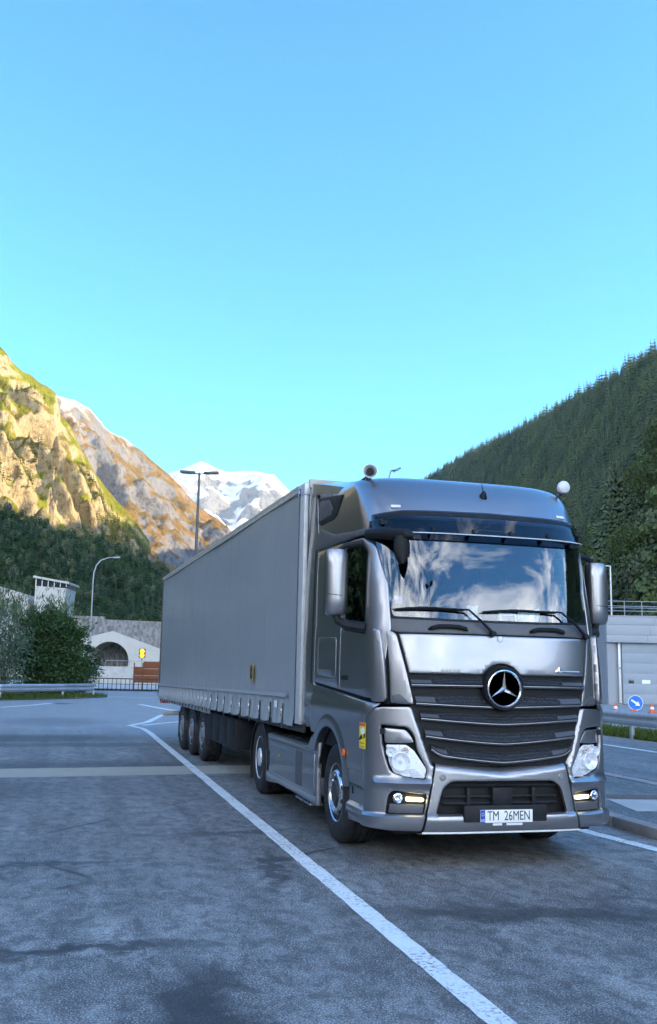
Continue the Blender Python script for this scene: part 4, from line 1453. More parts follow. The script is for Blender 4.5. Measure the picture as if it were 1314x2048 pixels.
# --- doors and flank
for sg in (-1, 1):
    S_ = SIDE[sg]['cab']
    SB = SIDE[sg]['bump']
    dw = rnd([(.50, 2.20), (1.22, 2.22), (1.245, 3.035), (.66, 3.02), (.545, 2.92)], [.04, .06, .08, .06, .02])
    DOOR = rnd([(.205, 1.49), (1.34, 1.555), (1.34, 3.10), (.66, 3.075), (.47, 2.98), (.31, 2.6), (.215, 2.16)], [.02, .02, .08, .06, .06, 0, 0])
    door = panel(S_, DOOR, 'door', 'paint', trk, lambda y, z: .004, .025, [dw], .06, .008, ns=sg)
    panel(S_, dw, 'door_window', 'side_glass', door, -.008, 0, (), .08, 0, ns=sg)
    panel(S_, rnd([(.47, 2.17), (1.25, 2.19), (1.275, 3.065), (.64, 3.05), (.515, 2.93)], .04), 'window_seal', 'plastic', door, .0, .02, [rnd([(.515, 2.22), (1.205, 2.24), (1.225, 3.02), (.675, 3.005), (.56, 2.915)], .05)], .06, .004, ns=sg)
    hd = MB()
    q = S_(1.13, 1.68)
    hd.box((q[0] + sg * .012, q[1], q[2]), (.022, .20, .045), bev=.008)
    hd.build('door_handle', 'plastic', door)
    panel(S_, rnd([(1.36, 1.555), (2.44, 1.62), (2.44, 3.13), (1.36, 3.105)], .03), 'side_panel', 'paint', trk, .003, .025, (), .08, .008, ns=sg)
    # sleeper locker seam
    panel(S_, rnd([(1.50, 1.66), (2.26, 1.70), (2.26, 2.12), (1.50, 2.10)], .05), 'locker_lid', 'paint', trk, .009, .01, (), .08, .006, ns=sg)
    # lower flank with the wheel arch cut out
    ARCH = [(2.14, 1.00), (2.06, 1.06), (1.93, 1.125), (1.70, 1.17), (1.42, 1.135), (1.22, 1.04), (1.11, .93), (1.02, .82)]
    LOW = [(2.44, 1.06)] + [(2.30, 1.06)] + ARCH + [(1.02, .80), (.40, .80), (.36, 1.3), (.22, 1.455), (1.34, 1.525), (2.44, 1.59)]
    low = panel(S_, LOW, 'lower_flank', 'paint', trk, lambda y, z: .012 + .03 * max(0, min(1, (1.5 - z) / .12)) * (1 if z > 1.38 else max(.6, 1 - (1.38 - z) * 1.5)), .03, (), .05, .01, ns=sg)
    fl_o = MB()      # arch flare
    rows = [[], [], [], []]
    cy_, cz_ = 1.62, .60
    for i in range(25):
        th = radians(2 + 150 * i / 24)
        y1, z1 = cy_ - .62 * cos(th) + .02, cz_ + .56 * sin(th)
        y2, z2 = cy_ - .78 * cos(th) + .02, cz_ + .75 * sin(th)
        xx = 1.235
        rows[0].append((sg * (xx - .10), y1, z1))
        rows[1].append((sg * (xx + .032), y1, z1))
        rows[2].append((sg * (xx + .040), y1 + (y2 - y1) * .45, z1 + (z2 - z1) * .45))
        rows[3].append((sg * (xx + .012), y2, z2))
    fl_o.grid(rows)
    fl_o.build('arch_flare', 'paint', trk, 60)
    inn = MB()
    inn.grid([[(sg * xx2, 1.50 - .66 * cos(radians(4 + 172 * i / 20)), .52 + .64 * sin(radians(4 + 172 * i / 20))) for i in range(21)] for xx2 in (1.22, .75)])
    inn.build('wheel_housing', 'black', trk, 60)
    # entry steps between arch and bumper
    stp = panel(SB, rnd([(.40, .33), (.98, .30), (.97, .62), (1.03, .84), (.41, .815)], .015), 'step_panel', 'paint', trk,
                lambda y, z: -.005 - (.035 if .655 > z > .475 else 0) - (.02 if z <= .40 else 0) + .0, .03, (), .03, .006, ns=sg)
    for zs in (.655, .44):
        tr2 = MB()
        tr2.box((sg * 1.21, .67, zs), (.07, .52, .016), bev=.004)
        tr2.build('step_tread', 'plastic_grey', stp)
    sm_ = MB()
    sm_.lathe((sg * 1.262, 1.0, .94), (sg, 0, 0), [(.042, 0), (.042, .014), (.03, .022), (0, .024)], 20)
    sm_.build('side_marker', 'amber', trk)
    # rear fairing flap behind the cab
    panel(S_, rnd([(2.47, 1.10), (3.02, 1.13), (3.02, 3.95), (2.72, 3.93), (2.47, 3.20)], .02), 'rear_fairing', 'paint', trk, -.004, .03, (), .12, .008, ns=sg)
    panel(S_, [(2.56, 1.6), (2.60, 1.6), (2.60, 3.3), (2.56, 3.3)], 'fairing_seam', 'plastic', trk, .002, .01, (), .3, .0, ns=sg)
    # band above the door
    panel(S_, rnd([(.36, 3.05), (.66, 3.10), (1.34, 3.125), (2.44, 3.15), (2.60, 3.17), (2.60, 3.26), (2.40, 3.41), (1.75, 3.25), (.98, 3.18), (.40, 3.15)], .02), 'roof_band', 'plastic_grey', trk, .012, .03, (), .06, .01, ns=sg)

# blind-spot sticker on the near flank
stk = empty('warning_sticker')
stk.parent = trk
S_ = SIDE[-1]['cab']
panel(S_, [(.335, 1.03), (.475, 1.03), (.475, 1.27), (.335, 1.27)], 'sticker_sheet', 'sticker_yellow', stk, .042, 0, (), .1, 0, ns=-1)
panel(S_, [(.34, 1.238), (.47, 1.238), (.47, 1.266), (.34, 1.266)], 'sticker_band', 'sticker_red', stk, .044, 0, (), .1, 0, ns=-1)
panel(S_, [(.34, 1.135), (.47, 1.10), (.47, 1.12), (.42, 1.15), (.34, 1.185)], 'sticker_mark', 'plate_black', stk, .044, 0, (), .1, 0, ns=-1)
panel(S_, [(.345, 1.17), (.40, 1.155), (.425, 1.20), (.39, 1.225), (.35, 1.215)], 'sticker_figure', 'plate_white', stk, .0455, 0, (), .1, 0, ns=-1)
panel(S_, [(.35, 1.045), (.46, 1.045), (.46, 1.053), (.35, 1.053)], 'sticker_line', 'sticker_red', stk, .044, 0, (), .1, 0, ns=-1)
panel(S_, [(.35, 1.075), (.46, 1.075), (.46, 1.085), (.35, 1.085)], 'sticker_line', 'sticker_red', stk, .044, 0, (), .1, 0, ns=-1)

# --- high roof
rows = []
zs = [3.12 + (3.80 - 3.12) * (1 - (1 - i / 26) ** 1.6) for i in range(27)]
for z in zs:
    P, L = sect(ROOF, z)
    row = []
    half = P[::2]
    full = [(-x, y) for x, y in half[::-1]] + half[1:]
    yr = 2.46
    row = [(-half[-1][0], yr, z), (-half[-1][0], (yr + half[-1][1]) / 2, z)] + [(x, y, z) for x, y in full] + [(half[-1][0], (yr + half[-1][1]) / 2, z), (half[-1][0], yr, z)]
    rows.append(row)
rf = MB()
rf.grid(rows)
top = rows[-1]
nT = len(top)
rf.add([(x, y, z) for x, y, z in top] + [(x * .5, y + .25, 3.812) for x, y, z in top], [(i, i + 1, nT + i + 1, nT + i) for i in range(nT - 1)])
rf.add([(x * .5, y + .25, 3.812) for x, y, z in top], [tuple(range(nT))])
roof = rf.build('roof', 'paint', trk, 50)
ry = MB()    # rear wall of the roof
ry.grid([[r[0] for r in rows], [r[-1] for r in rows]])
ry.build('roof_back', 'plastic', roof)
# spoiler rising to the trailer
sp_ = MB()
sp_.grid([[(-1.12, 1.30, 3.70), (-.8, 1.25, 3.80), (0, 1.22, 3.83), (.8, 1.25, 3.80), (1.12, 1.30, 3.70)],
          [(-1.17, 2.0, 3.86), (-.9, 2.0, 3.93), (0, 2.0, 3.96), (.9, 2.0, 3.93), (1.17, 2.0, 3.86)],
          [(-1.19, 2.85, 4.04), (-.95, 2.85, 4.075), (0, 2.85, 4.09), (.95, 2.85, 4.075), (1.19, 2.85, 4.04)]])
for sg in (-1, 1):
    sp_.grid([[(sg * 1.12, 1.30, 3.70), (sg * 1.17, 2.0, 3.86), (sg * 1.19, 2.85, 4.04)], [(sg * 1.13, 1.31, 3.66), (sg * 1.19, 2.0, 3.76), (sg * 1.20, 2.92, 3.90)]])
sp_.build('roof_spoiler', 'paint', trk, 40)
for sg in (-1, 1):
    R_ = SIDE[sg]['roof']
    fnv = (lambda y, z, sg=sg: (sg * 1.185, y, z))
    vn = panel(fnv, rnd([(2.50, 3.79), (1.90, 3.72), (1.46, 3.66), (1.50, 3.60), (1.66, 3.45), (1.78, 3.42), (2.36, 3.43), (2.50, 3.48)], [.03, .0, .02, .03, .03, .03, .03, .03]), 'side_vent', 'plastic', trk, .012, .10, (), .06, .012, ns=sg)
    panel(fnv, rnd([(2.46, 3.74), (2.0, 3.69), (1.84, 3.56), (1.88, 3.49), (2.42, 3.49)], .03), 'vent_cover', 'plastic_grey', vn, .022, .02, (), .06, .01, ns=sg)
# --- marker plates, aerial on the roof front
for sg in (-1, 1):
    ml = MB()
    q = F_ROOF(sg * .92, 3.385)
    ml.box((q[0], q[1] - .006, q[2]), (.10, .02, .035), (-.55, 0, sg * .25), bev=.01)
    ml.build('marker_lamp', 'white_plastic', roof)
an = MB()
q = F_ROOF(.06, 3.56)
an.lathe((q[0], q[1] + .02, q[2] - .03), (0, -.55, .83), [(.052, 0), (.045, .03), (.02, .085), (.0, .10)], 12)
an.tube([(q[0], q[1] + .0, q[2] + .05), (q[0], q[1] + .03, q[2] + .14)], [.006, .003], 6)
an.build('roof_aerial', 'black', roof)
cb = MB()
cb.box((-.95, .98, 3.70), (.34, .06, .05), (0, 0, -.2), bev=.01)
cb.build('roof_bracket', 'dark_steel', roof)

# --- sun visor: smoked acrylic blade on brackets
def VIS(s, z):
    q = spt(CAB, s, 3.16)
    t = (z - 3.06) / .26
    return (q[0] * (1.0 - .012 * t), q[1] - .125 + .15 * t, z)


VP = rnd([(-1.245, 3.30), (-1.255, 3.20), (-1.235, 3.095), (-1.0, 3.082), (0, 3.085), (1.0, 3.082), (1.235, 3.095), (1.255, 3.20), (1.245, 3.30), (.9, 3.335), (0, 3.352), (-.9, 3.335)], [.02, .02, .04, 0, 0, 0, .04, .02, .02, 0, 0, 0])
vis = panel(VIS, VP, 'sun_visor', 'smoke', trk, 0, .004, (), .05, .004)
panel(VIS, [(-1.21, 3.285), (-.9, 3.318), (0, 3.334), (.9, 3.318), (1.05, 3.30), (1.05, 3.262), (.9, 3.275), (0, 3.287), (-.9, 3.275), (-1.21, 3.25)], 'visor_band', 'plastic', vis, .004, .004, (), .06, 0)
panel(VIS, [(-1.23, 3.098), (-1.0, 3.086), (0, 3.089), (1.0, 3.086), (1.23, 3.098), (1.23, 3.106), (1.0, 3.096), (0, 3.099), (-1.0, 3.096), (-1.23, 3.106)], 'visor_edge', 'alu_light', vis, .003, .004, (), .06, 0)
for s_ in (-1.05, -.62, -.2, .2, .62, 1.08):
    bk = MB()
    q, r_ = VIS(s_, 3.11), F_CAB(s_, 3.17)
    bk.box(((q[0] + r_[0]) / 2, (q[1] + r_[1]) / 2 + .01, 3.135), (.028, abs(r_[1] - q[1]) + .03, .03), (0, 0, 0))
    bk.lathe((q[0], q[1] + .004, 3.115), (0, -1, -.1), [(.013, 0), (.013, .010), (.0, .016)], 10)
    bk.build('visor_bracket', 'black', vis)
for s_ in (-1.17, 1.17):
    for z_ in (3.27, 3.12):
        bt = MB()
        q = VIS(s_, z_)
        bt.lathe((q[0], q[1] + .004, q[2]), (s_ * .5, -1, 0), [(.013, 0), (.013, .010), (.0, .016)], 10)
        bt.build('visor_bolt', 'black', vis)
# header above the windscreen, in the visor's shade
panel(F_CAB, rnd([(-1.20, 3.10), (-.6, 3.145), (0, 3.16), (.6, 3.145), (1.20, 3.10), (1.27, 3.15), (1.25, 3.24), (-1.25, 3.24), (-1.27, 3.15)], .01), 'header_panel', 'plastic', trk, .0, .02, (), .06, .005)

# --- horn and roof lamp
hn = empty('air_horn')
hn.parent = trk
h1 = MB()
c0 = Vector((-1.09, .80, 3.79))
ax = Vector((-.28, -.95, .10)).normalized()
h1.lathe(c0, ax, [(.012, -.42), (.016, -.25), (.026, -.10), (.045, -.03), (.072, .012), (.076, .02), (.070, .022), (.042, -.02), (.016, -.09), (0, -.1)], 24)
h1.build('horn_trumpet', 'rim_paint', hn)
h1 = MB()
h1.lathe(c0, ax, [(.040, .002), (.036, -.02), (.014, -.07), (0, -.075)], 20)
h1.build('horn_mouth', 'black', hn)
h1 = MB()
h1.tube([(-1.10, 1.52, 3.74), (-1.07, 1.0, 3.77)], .012, 8)
h1.tube([(-1.06, .98, 3.66), (-1.07, .98, 3.775)], .014, 8)
h1.lathe((-1.10, 1.52, 3.69), (0, 0, 1), [(.045, 0), (.045, .03), (.03, .06), (0, .07)], 14)
h1.build('horn_bracket', 'dark_steel', hn)
lp = MB()
c0 = Vector((1.115, .76, 3.775))
ax = Vector((.0, -1, .05)).normalized()
lp.lathe(c0, ax, [(.0, -.09), (.045, -.075), (.066, -.03), (.070, .0), (.066, .014), (.04, .034), (0, .042)], 26)
lpo = lp.build('roof_lamp', 'white_plastic', trk)
lp = MB()
lp.tube([(1.05, .86, 3.64), (1.115, .79, 3.74)], .016, 8)
lp.build('lamp_bracket', 'dark_steel', lpo)
h1 = MB()
h1.tube([(-.78, 1.15, 3.78), (-.74, 1.17, 3.90), (-.66, 1.2, 3.92)], .010, 6)
h1.tube([(-.70, 1.2, 3.90), (-.62, 1.2, 3.945)], .016, 6)
h1.build('roof_bracket', 'alloy', roof)

# --- mirrors
for sg in (-1, 1):
    mi = MB()
    cx0, cy0 = sg * 1.455, .78
    rows = []
    for i, z in enumerate([2.285, 2.30, 2.34, 2.45, 2.65, 2.80, 2.90, 2.945, 2.958]):
        f = [0.55, .85, .97, 1, 1, 1, .98, .88, .55][i]
        row = []
        for k in range(21):
            t = k / 20
            a = pi * t
            # D-shaped plan: curved face forward, flat glass side to the rear
            x = -.115 * cos(a)
            y = -.10 * sin(a) ** .6
            row.append((cx0 + x * f + .0, cy0 - .05 + y * f + .10 * (1 - f) - .03 * sg * 0, z))
        rows.append(row)
    mi.grid(rows)
    mi.add(rows[0], [tuple(range(21))])
    mi.add(rows[-1], [tuple(range(21))])
    mo = mi.build('mirror', 'paint', trk, 40)
    bk = MB()
    bk.box((cx0, cy0 - .03, 2.62), (.226, .035, .62), bev=.015)
    bk.build('mirror_back', 'plastic', mo)
    bk = MB()
    bk.box((cx0, cy0 - .009, 2.70), (.19, .008, .40), bev=.003)
    bk.build('mirror_glass', 'chrome', mo)
    bk = MB()
    bk.box((cx0, cy0 - .009, 2.40), (.19, .008, .14), bev=.003)
    bk.build('mirror_glass', 'chrome', mo)
    ln = MB()
    ln.tube([(cx0 - .115 * cos(a) * 1.004, cy0 - .05 - .10 * sin(a) ** .6 * 1.006, 2.50 - .03 * a / pi) for a in [pi * (.12 + .5 * k / 14) if sg < 0 else pi * (.38 + .5 * k / 14) for k in range(15)]], .003, 5)
    ln.build('mirror_seam', 'black', mo)
    ar_ = MB()
    ar_.tube([(cx0, cy0 - .04, 2.30), (cx0 - sg * .03, cy0 - .05, 2.24), (sg * 1.36, .62, 2.19), (sg * 1.20, .50, 2.16)], [.035, .042, .055, .06], 10)
    ar_.build('mirror_arm', 'plastic', mo)
    ar_ = MB()
    ar_.tube([(cx0 - sg * .02, cy0 - .04, 2.94), (sg * 1.36, .72, 2.995), (sg * 1.17, .66, 3.02)], [.02, .03, .035], 8)
    ar_.build('mirror_arm', 'plastic', mo)
# kerb mirror over the near corner of the windscreen
km = MB()
q = F_CAB(-1.22, 3.12)
km.tube([(q[0] - .03, q[1] + .03, 3.10), (-1.08, .22, 3.06), (-.95, .08, 3.045), (-.88, .06, 3.03)], [.05, .06, .06, .03], 10)
kmo = km.build('kerb_mirror', 'black', trk)
km = MB()
rows = []
for i in range(9):
    t = i / 8
    z = 3.03 - .27 * t
    w = .075 * sin(pi * (.18 + .80 * t)) ** .7 + .008
    rows.append([(-.985 + w * cos(a), .10 + .05 * sin(a), z) for a in [2 * pi * k / 14 for k in range(15)]])
km.grid(rows)
km.build('mirror_housing', 'black', kmo, 60)

# --- wheels
def wheel_proto(front):
    w = empty('wheel')
    t = MB()
    # tyre: outer face at x=0 pointing -x
    R = .505
    t.lathe((0, 0, 0), (-1, 0, 0), [(.292, .0), (.30, .012), (.36, .022), (.43, .022), (.475, .006), (.497, -.025), (R, -.05), (R, -.08), (R - .012, -.082), (R - .012, -.092), (R, -.094), (R, -.150), (R - .012, -.152), (R - .012, -.162), (R, -.164),
                                    (R, -.22), (R - .012, -.222), (R - .012, -.232), (R, -.234), (R, -.265), (.49, -.295), (.44, -.32), (.36, -.322), (.30, -.30), (.292, -.29)], 64)
    t.build('tyre', 'rubber', w, 40)
    r = MB()
    if front:
        r.lathe((0, 0, 0), (-1, 0, 0), [(.298, -.005), (.300, .006), (.290, .010), (.280, .0), (.272, -.02), (.255, -.03), (.235, -.005), (.215, .022), (.20, .03), (.185, .028), (.165, -.01), (.158, -.03), (.0, -.03)], 48)
    else:
        r.lathe((0, 0, 0), (-1, 0, 0), [(.298, -.005), (.300, .006), (.290, .010), (.282, .0), (.276, -.03), (.268, -.10), (.25, -.13), (.20, -.145), (.17, -.14), (.155, -.12), (.0, -.12)], 48)
    rm = r.build('rim', 'alloy' if front == 1 else 'rim_paint', w, 40)
    h = MB()
    if front:
        h.lathe((0, 0, 0), (-1, 0, 0), [(.125, -.03), (.122, .015), (.105, .03), (.06, .034), (0, .034)], 32)
    else:
        h.lathe((0, 0, 0), (-1, 0, 0), [(.15, -.12), (.145, -.02), (.12, .02), (.07, .03), (0, .03)], 32)
    h.build('hub', 'dark_steel' if front == 1 else 'rim_paint', w)
    g = MB()
    g.lathe((0, 0, 0), (-1, 0, 0), [(.016, 0), (.016, .032), (.010, .04), (0, .04)], 6)
    gme = g.mesh('wheel_nut', 'alloy')
    for k in range(10):
        a = 2 * pi * k / 10
        o = link('wheel_nut', gme, w)
        o.location = (.024 if front else .138, .185 * .92 * cos(a) if front else .205 * cos(a), .185 * .92 * sin(a) if front else .205 * sin(a))
    g = MB()
    g.lathe((0, 0, 0), (-1, 0, 0), [(.020, 0), (.026, .001), (.0, .002)], 16)
    gme = g.mesh('hand_hole', 'black')
    for k in range(10):
        a = 2 * pi * (k + .5) / 10
        o = link('hand_hole', gme, w)
        o.location = (-.004 if front else .092, (.222 if front else .258) * cos(a), (.222 if front else .258) * sin(a))
        if front:
            o.location.x = -.012
        o.scale = (1, 1, 1)
    return w


wf = wheel_proto(1)
wf.parent = trk
wf.location = (-1.205, 1.45, .503)
w2 = copy_tree(wf, trk)
w2.location = (1.205, 1.45, .503)
w2.rotation_euler = (0, 0, pi)
wr = wheel_proto(0)
wr.parent = trk
wr.location = (-1.235, 5.42, .503)
for (x, rz) in ((1.235, pi), (-.86, 0), (.86, pi)):
    c = copy_tree(wr, trk)
    c.location = (x, 5.42, .503)
    c.rotation_euler = (0, 0, rz)

# --- side skirt, fenders, chassis
for sg in (-1, 1):
    fs_ = (lambda y, z, sg=sg: (sg * (1.215 + .03 * cos((z - .58) * 2.6)), y, z))
    sk = panel(fs_, rnd([(2.13, .265), (3.24, .275), (4.19, .275), (5.0, .215), (4.98, .50), (4.98, .87), (4.70, .90), (2.60, .905), (2.46, 1.02), (2.32, 1.045), (2.12, .985)], [.02, 0, 0, .06, 0, .06, .03, .05, .03, .02, .02]), 'side_skirt', 'paint', trk, 0, .04, (), .06, .012, ns=sg)
    panel(fs_, rnd([(2.24, .36), (4.74, .36), (4.74, .82), (2.24, .84)], .05), 'skirt_lid', 'paint', sk, .008, .006, (), .08, .006, ns=sg)
    panel(fs_, rnd([(2.80, .40), (3.13, .40), (3.13, .80), (2.80, .80)], .01), 'skirt_grille', 'plastic_grey', sk, .012, .003, (), .1, .003, ns=sg)
    panel(fs_, rnd([(4.68, .47), (4.82, .47), (4.82, .655), (4.68, .655)], .02), 'skirt_latch', 'plastic', sk, .014, .01, (), .1, .004, ns=sg)
    bd_ = MB()
    q = fs_(4.1, .62)
    bd_.lathe((q[0] + sg * .008, 4.1, .64), (sg, 0, 0), [(.03, 0), (.03, .004), (0, .005)], 16)
    bd_.build('skirt_badge', 'gold', sk)
    fd = MB()
    for x0, x1 in ((1.26, .72),):
        rows = [[], [], [], []]
        for i in range(25):
            th = radians(-8 + 196 * i / 24)
            for j, (xx, rr_) in enumerate(((x0, .60), (x0, .635), (x1, .635), (x1, .60))):
                rows[j].append((sg * xx, 5.42 - rr_ * cos(th), .46 + rr_ * .92 * sin(th)))
        fd.grid(rows)
    fd.build('rear_fender', 'plastic', trk, 50)
    mf = MB()
    mf.box((sg * 1.0, 6.06, .40), (.50, .012, .52), (.05, 0, 0))
    mf.build('mud_flap', 'rubber', trk)
    ch = MB()
    ch.box((sg * .42, 3.4, .86), (.08, 6.0, .27))
    ch.build('chassis_rail', 'dark_steel', trk)
    tk = MB()
    tk.box((sg * .90, 3.55, .60), (.55, 2.5, .55), bev=.10)
    tk.build('fuel_tank', 'alloy', trk)
us = MB()
us.box((-1.12, 2.95, .225), (.16, .75, .03), bev=.01)
us.build('under_step', 'alloy', trk)
ch = MB()
ch.box((0, .75, .55), (1.7, .5, .35))
ch.box((0, 1.4, .50), (2.0, .12, .14))
ch.box((0, 5.42, .50), (1.8, .14, .18))
ch.box((0, 1.6, .85), (1.2, 1.4, .6))
ch.build('engine_block', 'black', trk)
ch = MB()
ch.box((0, 1.15, .33), (2.0, 1.9, .10), bev=.02)
ch.box((0, 3.5, .34), (1.3, 2.9, .12), bev=.02)  # slab added between the axles to deepen the shadow beneath the truck
ch.build('undertray_and_fill', 'black', trk)
fw_ = MB()
fw_.lathe((0, 4.75, 1.02), (0, 0, 1), [(.48, 0), (.48, .07), (.30, .09), (0, .09)], 28)
fw_.build('coupling_plate', 'dark_steel', trk)
for x in (-.2, 0, .2):
    hs = MB()
    hs.tube([(x, 2.46, 1.7), (x * 1.4, 2.75, 1.35), (x * 1.2, 2.95, 1.45), (x, 3.06, 1.75)], .018, 8)
    hs.build('air_hose', 'sticker_red' if x < 0 else 'black', trk)
# green badge in the corner of the windscreen
panel(F_CAB, circ(1.125, 2.40, .046, 0, 330, 12), 'green_badge', 'green_sticker', trk, -.004, 0, (), .1, 0)
panel(F_CAB, rnd([(-1.02, 2.40), (-.95, 2.40), (-.95, 2.47), (-1.02, 2.47)], .01), 'toll_box', 'badge_blue', trk, -.016, .01, (), .1, 0)
# --- things lying on the dashboard
def blob(name, parts, mat, label, cat, loc):
    mb = MB()
    for (x, y, z, r, sq) in parts:
        mb.lathe((x, y, z - r * sq), (0, 0, 1), [(r * sin(pi * k / 8), r * sq * (1 - cos(pi * k / 8))) for k in range(9)], 14)
    o = mb.build(name, mat, None, 60)
    o.location = loc
    tag(o, label, cat)
    return o


blob('plush_toy', [(0, 0, .07, .07, 1), (0, 0, .17, .055, 1), (-.045, 0, .21, .02, 1), (.045, 0, .21, .02, 1), (-.07, -.02, .09, .025, 1), (.07, -.02, .09, .025, 1)], 'white_plastic', 'small white plush figure sitting on the truck dashboard', 'toy', (-.12, .42, 2.19))
nv = empty('navigation_unit', (.26, .42, 2.19))
tag(nv, 'pale rounded navigation screen standing on the truck dashboard', 'screen')
mb = MB()
mb.box((0, 0, .10), (.20, .04, .13), (-.15, 0, 0), bev=.025)
mb.box((0, .01, .02), (.06, .06, .05), bev=.01)
mb.build('case', 'white_plastic', nv)
mb = MB()
mb.box((0, -.024, .102), (.14, .006, .08), (-.15, 0, 0))
mb.build('display', 'window_dark', nv)
mb = MB()
rg2 = random.Random(3)
rows = []
for i in range(7):
    rows.append([(-.12 + .04 * j, .02 * sin(j * 2.1 + i), .02 + .028 * i + .035 * abs(j - 3) / 3 * (i / 6) + rg2.uniform(-.008, .008)) for j in range(7)])
mb.grid(rows)
mb.grid([[(x, y + .006, z) for x, y, z in r] for r in rows])
lc = mb.build('lace_doily', 'white_plastic', None, 30)
lc.location = (.50, .44, 2.19)
tag(lc, 'crumpled white lace cloth propped beside the navigation screen', 'cloth')

# ------------------------------------------------------------------ semi trailer (pivots about the coupling)
trl = empty('semi_trailer', (0, 4.5, 0), .0341)
tag(trl, 'grey curtain-side semi trailer coupled behind the truck cab', 'trailer')
OY = -4.5
Y0, Y1 = 3.06, 16.85
ZT = 4.03


def zb(y):
    return 1.075 - .10 * max(0, min(1, (y - 3.3) / 13.4))


def build_t(mb, name, mat, parent=None, smooth=35, fix=True):
    mb.v = [(x, y + OY, z) for x, y, z in mb.v]
    return mb.build(name, mat, parent or trl, smooth, fix)


front_straps = [3.98, 4.66, 5.30, 5.95, 6.62, 7.27, 7.95, 8.58, 9.21]
rear_straps = [9.65 + .42 * i for i in range(17)]


def curtain(side):
    ys = []
    y = 3.34
    while y < 16.8:
        ys.append(y)
        y += .055
    ys.append(16.82)
    zs = [0, .02, .06, .10, .15, .20, .25, .30, .36, .46, .62, .85, 1.15, 1.5, 1.9, 2.3, 2.6, 2.8, 2.90, 2.94]
    rows = []
    for zr in zs:
        row = []
        for y in ys:
            b0 = zb(y)
            z = b0 + zr * (ZT - .02 - b0) / 2.94
            off = .012 * sin(y * 1.05 + zr * .7) + .007 * noise.noise(Vector((y * 1.7, zr * .7, 3 + side)))
            off += .02 * sin(pi * min(1, zr / 2.94)) * (1 - ((y - 10) / 7.5) ** 2)
            off += .004 * math.exp(-(((y - 3.34) % 3.37 - 1.685) / .10) ** 2) * min(1, zr) + .006 * noise.noise(Vector((y * .9 + zr * 1.3, zr * 2.4, 8 + side)))
            if zr < .38:
                k = (1 - zr / .38) ** .9
                if y < 9.45:
                    d = min(abs(y - q) for q in front_straps)
                    off += k * (.03 - .13 * math.exp(-(d / .06) ** 2)) + .012 * k * sin(y * 23)
                    z -= .015 * k * (1 - math.exp(-(d / .12) ** 2)) - .03 * k * math.exp(-(d / .07) ** 2)
                else:
                    w = sin(2 * pi * (y - 9.45) / .42 + .9 * sin(zr * 17))
                    off += k * (.08 * w - .015)
            row.append((side * (1.268 + off), y, z))
        rows.append(row)
    mb = MB()
    mb.grid(rows)
    return build_t(mb, 'curtain', 'tarp', None, 180, True)


cur = curtain(-1)
curtain(1)
mb = MB()
rows = [[], []]
for i in range(90):
    y = 3.70 + (16.7 - 3.70) * i / 89
    zz0 = 1.405 - .11 * (y - 3.7) / 13
    off = .012 * sin(y * 1.05) + .03
    rows[0].append((-(1.276 + off * .6 + .012), y, zz0))
    rows[1].append((-(1.276 + off * .6 + .012), y, zz0 + .055))
mb.grid(rows)
build_t(mb, 'curtain_band', 'tarp_stripe', cur, 60)
for i, y in enumerate(front_straps + rear_straps[:]):
    mb = MB()
    mb.box((-1.272, y, zb(y) + .115), (.010, .045, .27))
    mb.box((-1.279, y, zb(y) - .01), (.014, .03, .12))
    so = build_t(mb, 'strap', 'plastic' if i % 3 else 'plastic_grey', cur)
    if i < 12:
        mb = MB()
        mb.box((-1.288, y + .004, zb(y) + .135), (.022, .035, .10), bev=.005)
        build_t(mb, 'buckle', 'alloy', so)
# emblem sewn on the curtain
mb = MB()
mb.box((-1.318, 5.70, 1.70), (.006, .20, .25), bev=.002)
emb = build_t(mb, 'curtain_emblem', 'gold', None)
mb = MB()
for (dy, dz, w, h) in ((-.03, .06, .05, .09), (.05, .02, .05, .12), (0, -.06, .10, .05), (-.05, -.02, .03, .05)):
    mb.box((-1.3225, 5.70 + dy, 1.70 + dz), (.003, w, h))
build_t(mb, 'emblem_print', 'plate_black', emb, fix=False)['kind'] = 'stuff'
mb = MB()
mb.box((-1.300, 4.25, 1.30), (.006, .13, .09), (0, 0, 0), bev=.002)
build_t(mb, 'curtain_label', 'sign_white', None)
# top rail, roof, bulkhead, posts
for sg in (-1, 1):
    mb = MB()
    mb.box((sg * 1.262, (Y0 + Y1) / 2, ZT + .015), (.075, Y1 - Y0, .085), bev=.012)
    mb.box((sg * 1.300, (Y0 + Y1) / 2 + .2, ZT + .045), (.012, Y1 - Y0 - .2, .035))
    build_t(mb, 'top_rail', 'aged_cream', None)
    mb = MB()
    mb.box((sg * 1.272, 3.18, 2.56), (.055, .245, 2.92), bev=.012)
    po = build_t(mb, 'front_post', 'alu_light', None)
    mb = MB()
    mb.box((sg * 1.302, 3.275, 2.55), (.008, .035, 2.86), bev=.002)
    build_t(mb, 'post_groove', 'plastic_grey', po)
    mb = MB()
    mb.box((sg * 1.268, 3.21, 4.0), (.085, .34, .16), bev=.03)
    cc_ = build_t(mb, 'corner_casting', 'alu_light', None)
    mb = MB()
    mb.lathe((sg * 1.308, 3.24, 3.985), (sg, 0, 0), [(.050, 0), (.050, .008), (.040, .012), (.038, .008), (0, .008)], 24)
    lo_ = build_t(mb, 'round_badge', 'badge_blue', cc_)
    mb = MB()
    mb.lathe((sg * 1.317, 3.24, 3.985), (sg, 0, 0), [(.026, 0), (.026, .002), (0, .003)], 20)
    build_t(mb, 'badge_face', 'sign_white', lo_)
    mb = MB()
    mb.box((sg * 1.262, Y1 - .05, 2.52), (.07, .10, 3.0), bev=.01)
    build_t(mb, 'rear_post', 'plastic_grey', None)
mb = MB()
mb.box((0, Y0 + .03, 2.55), (2.46, .05, 2.95))
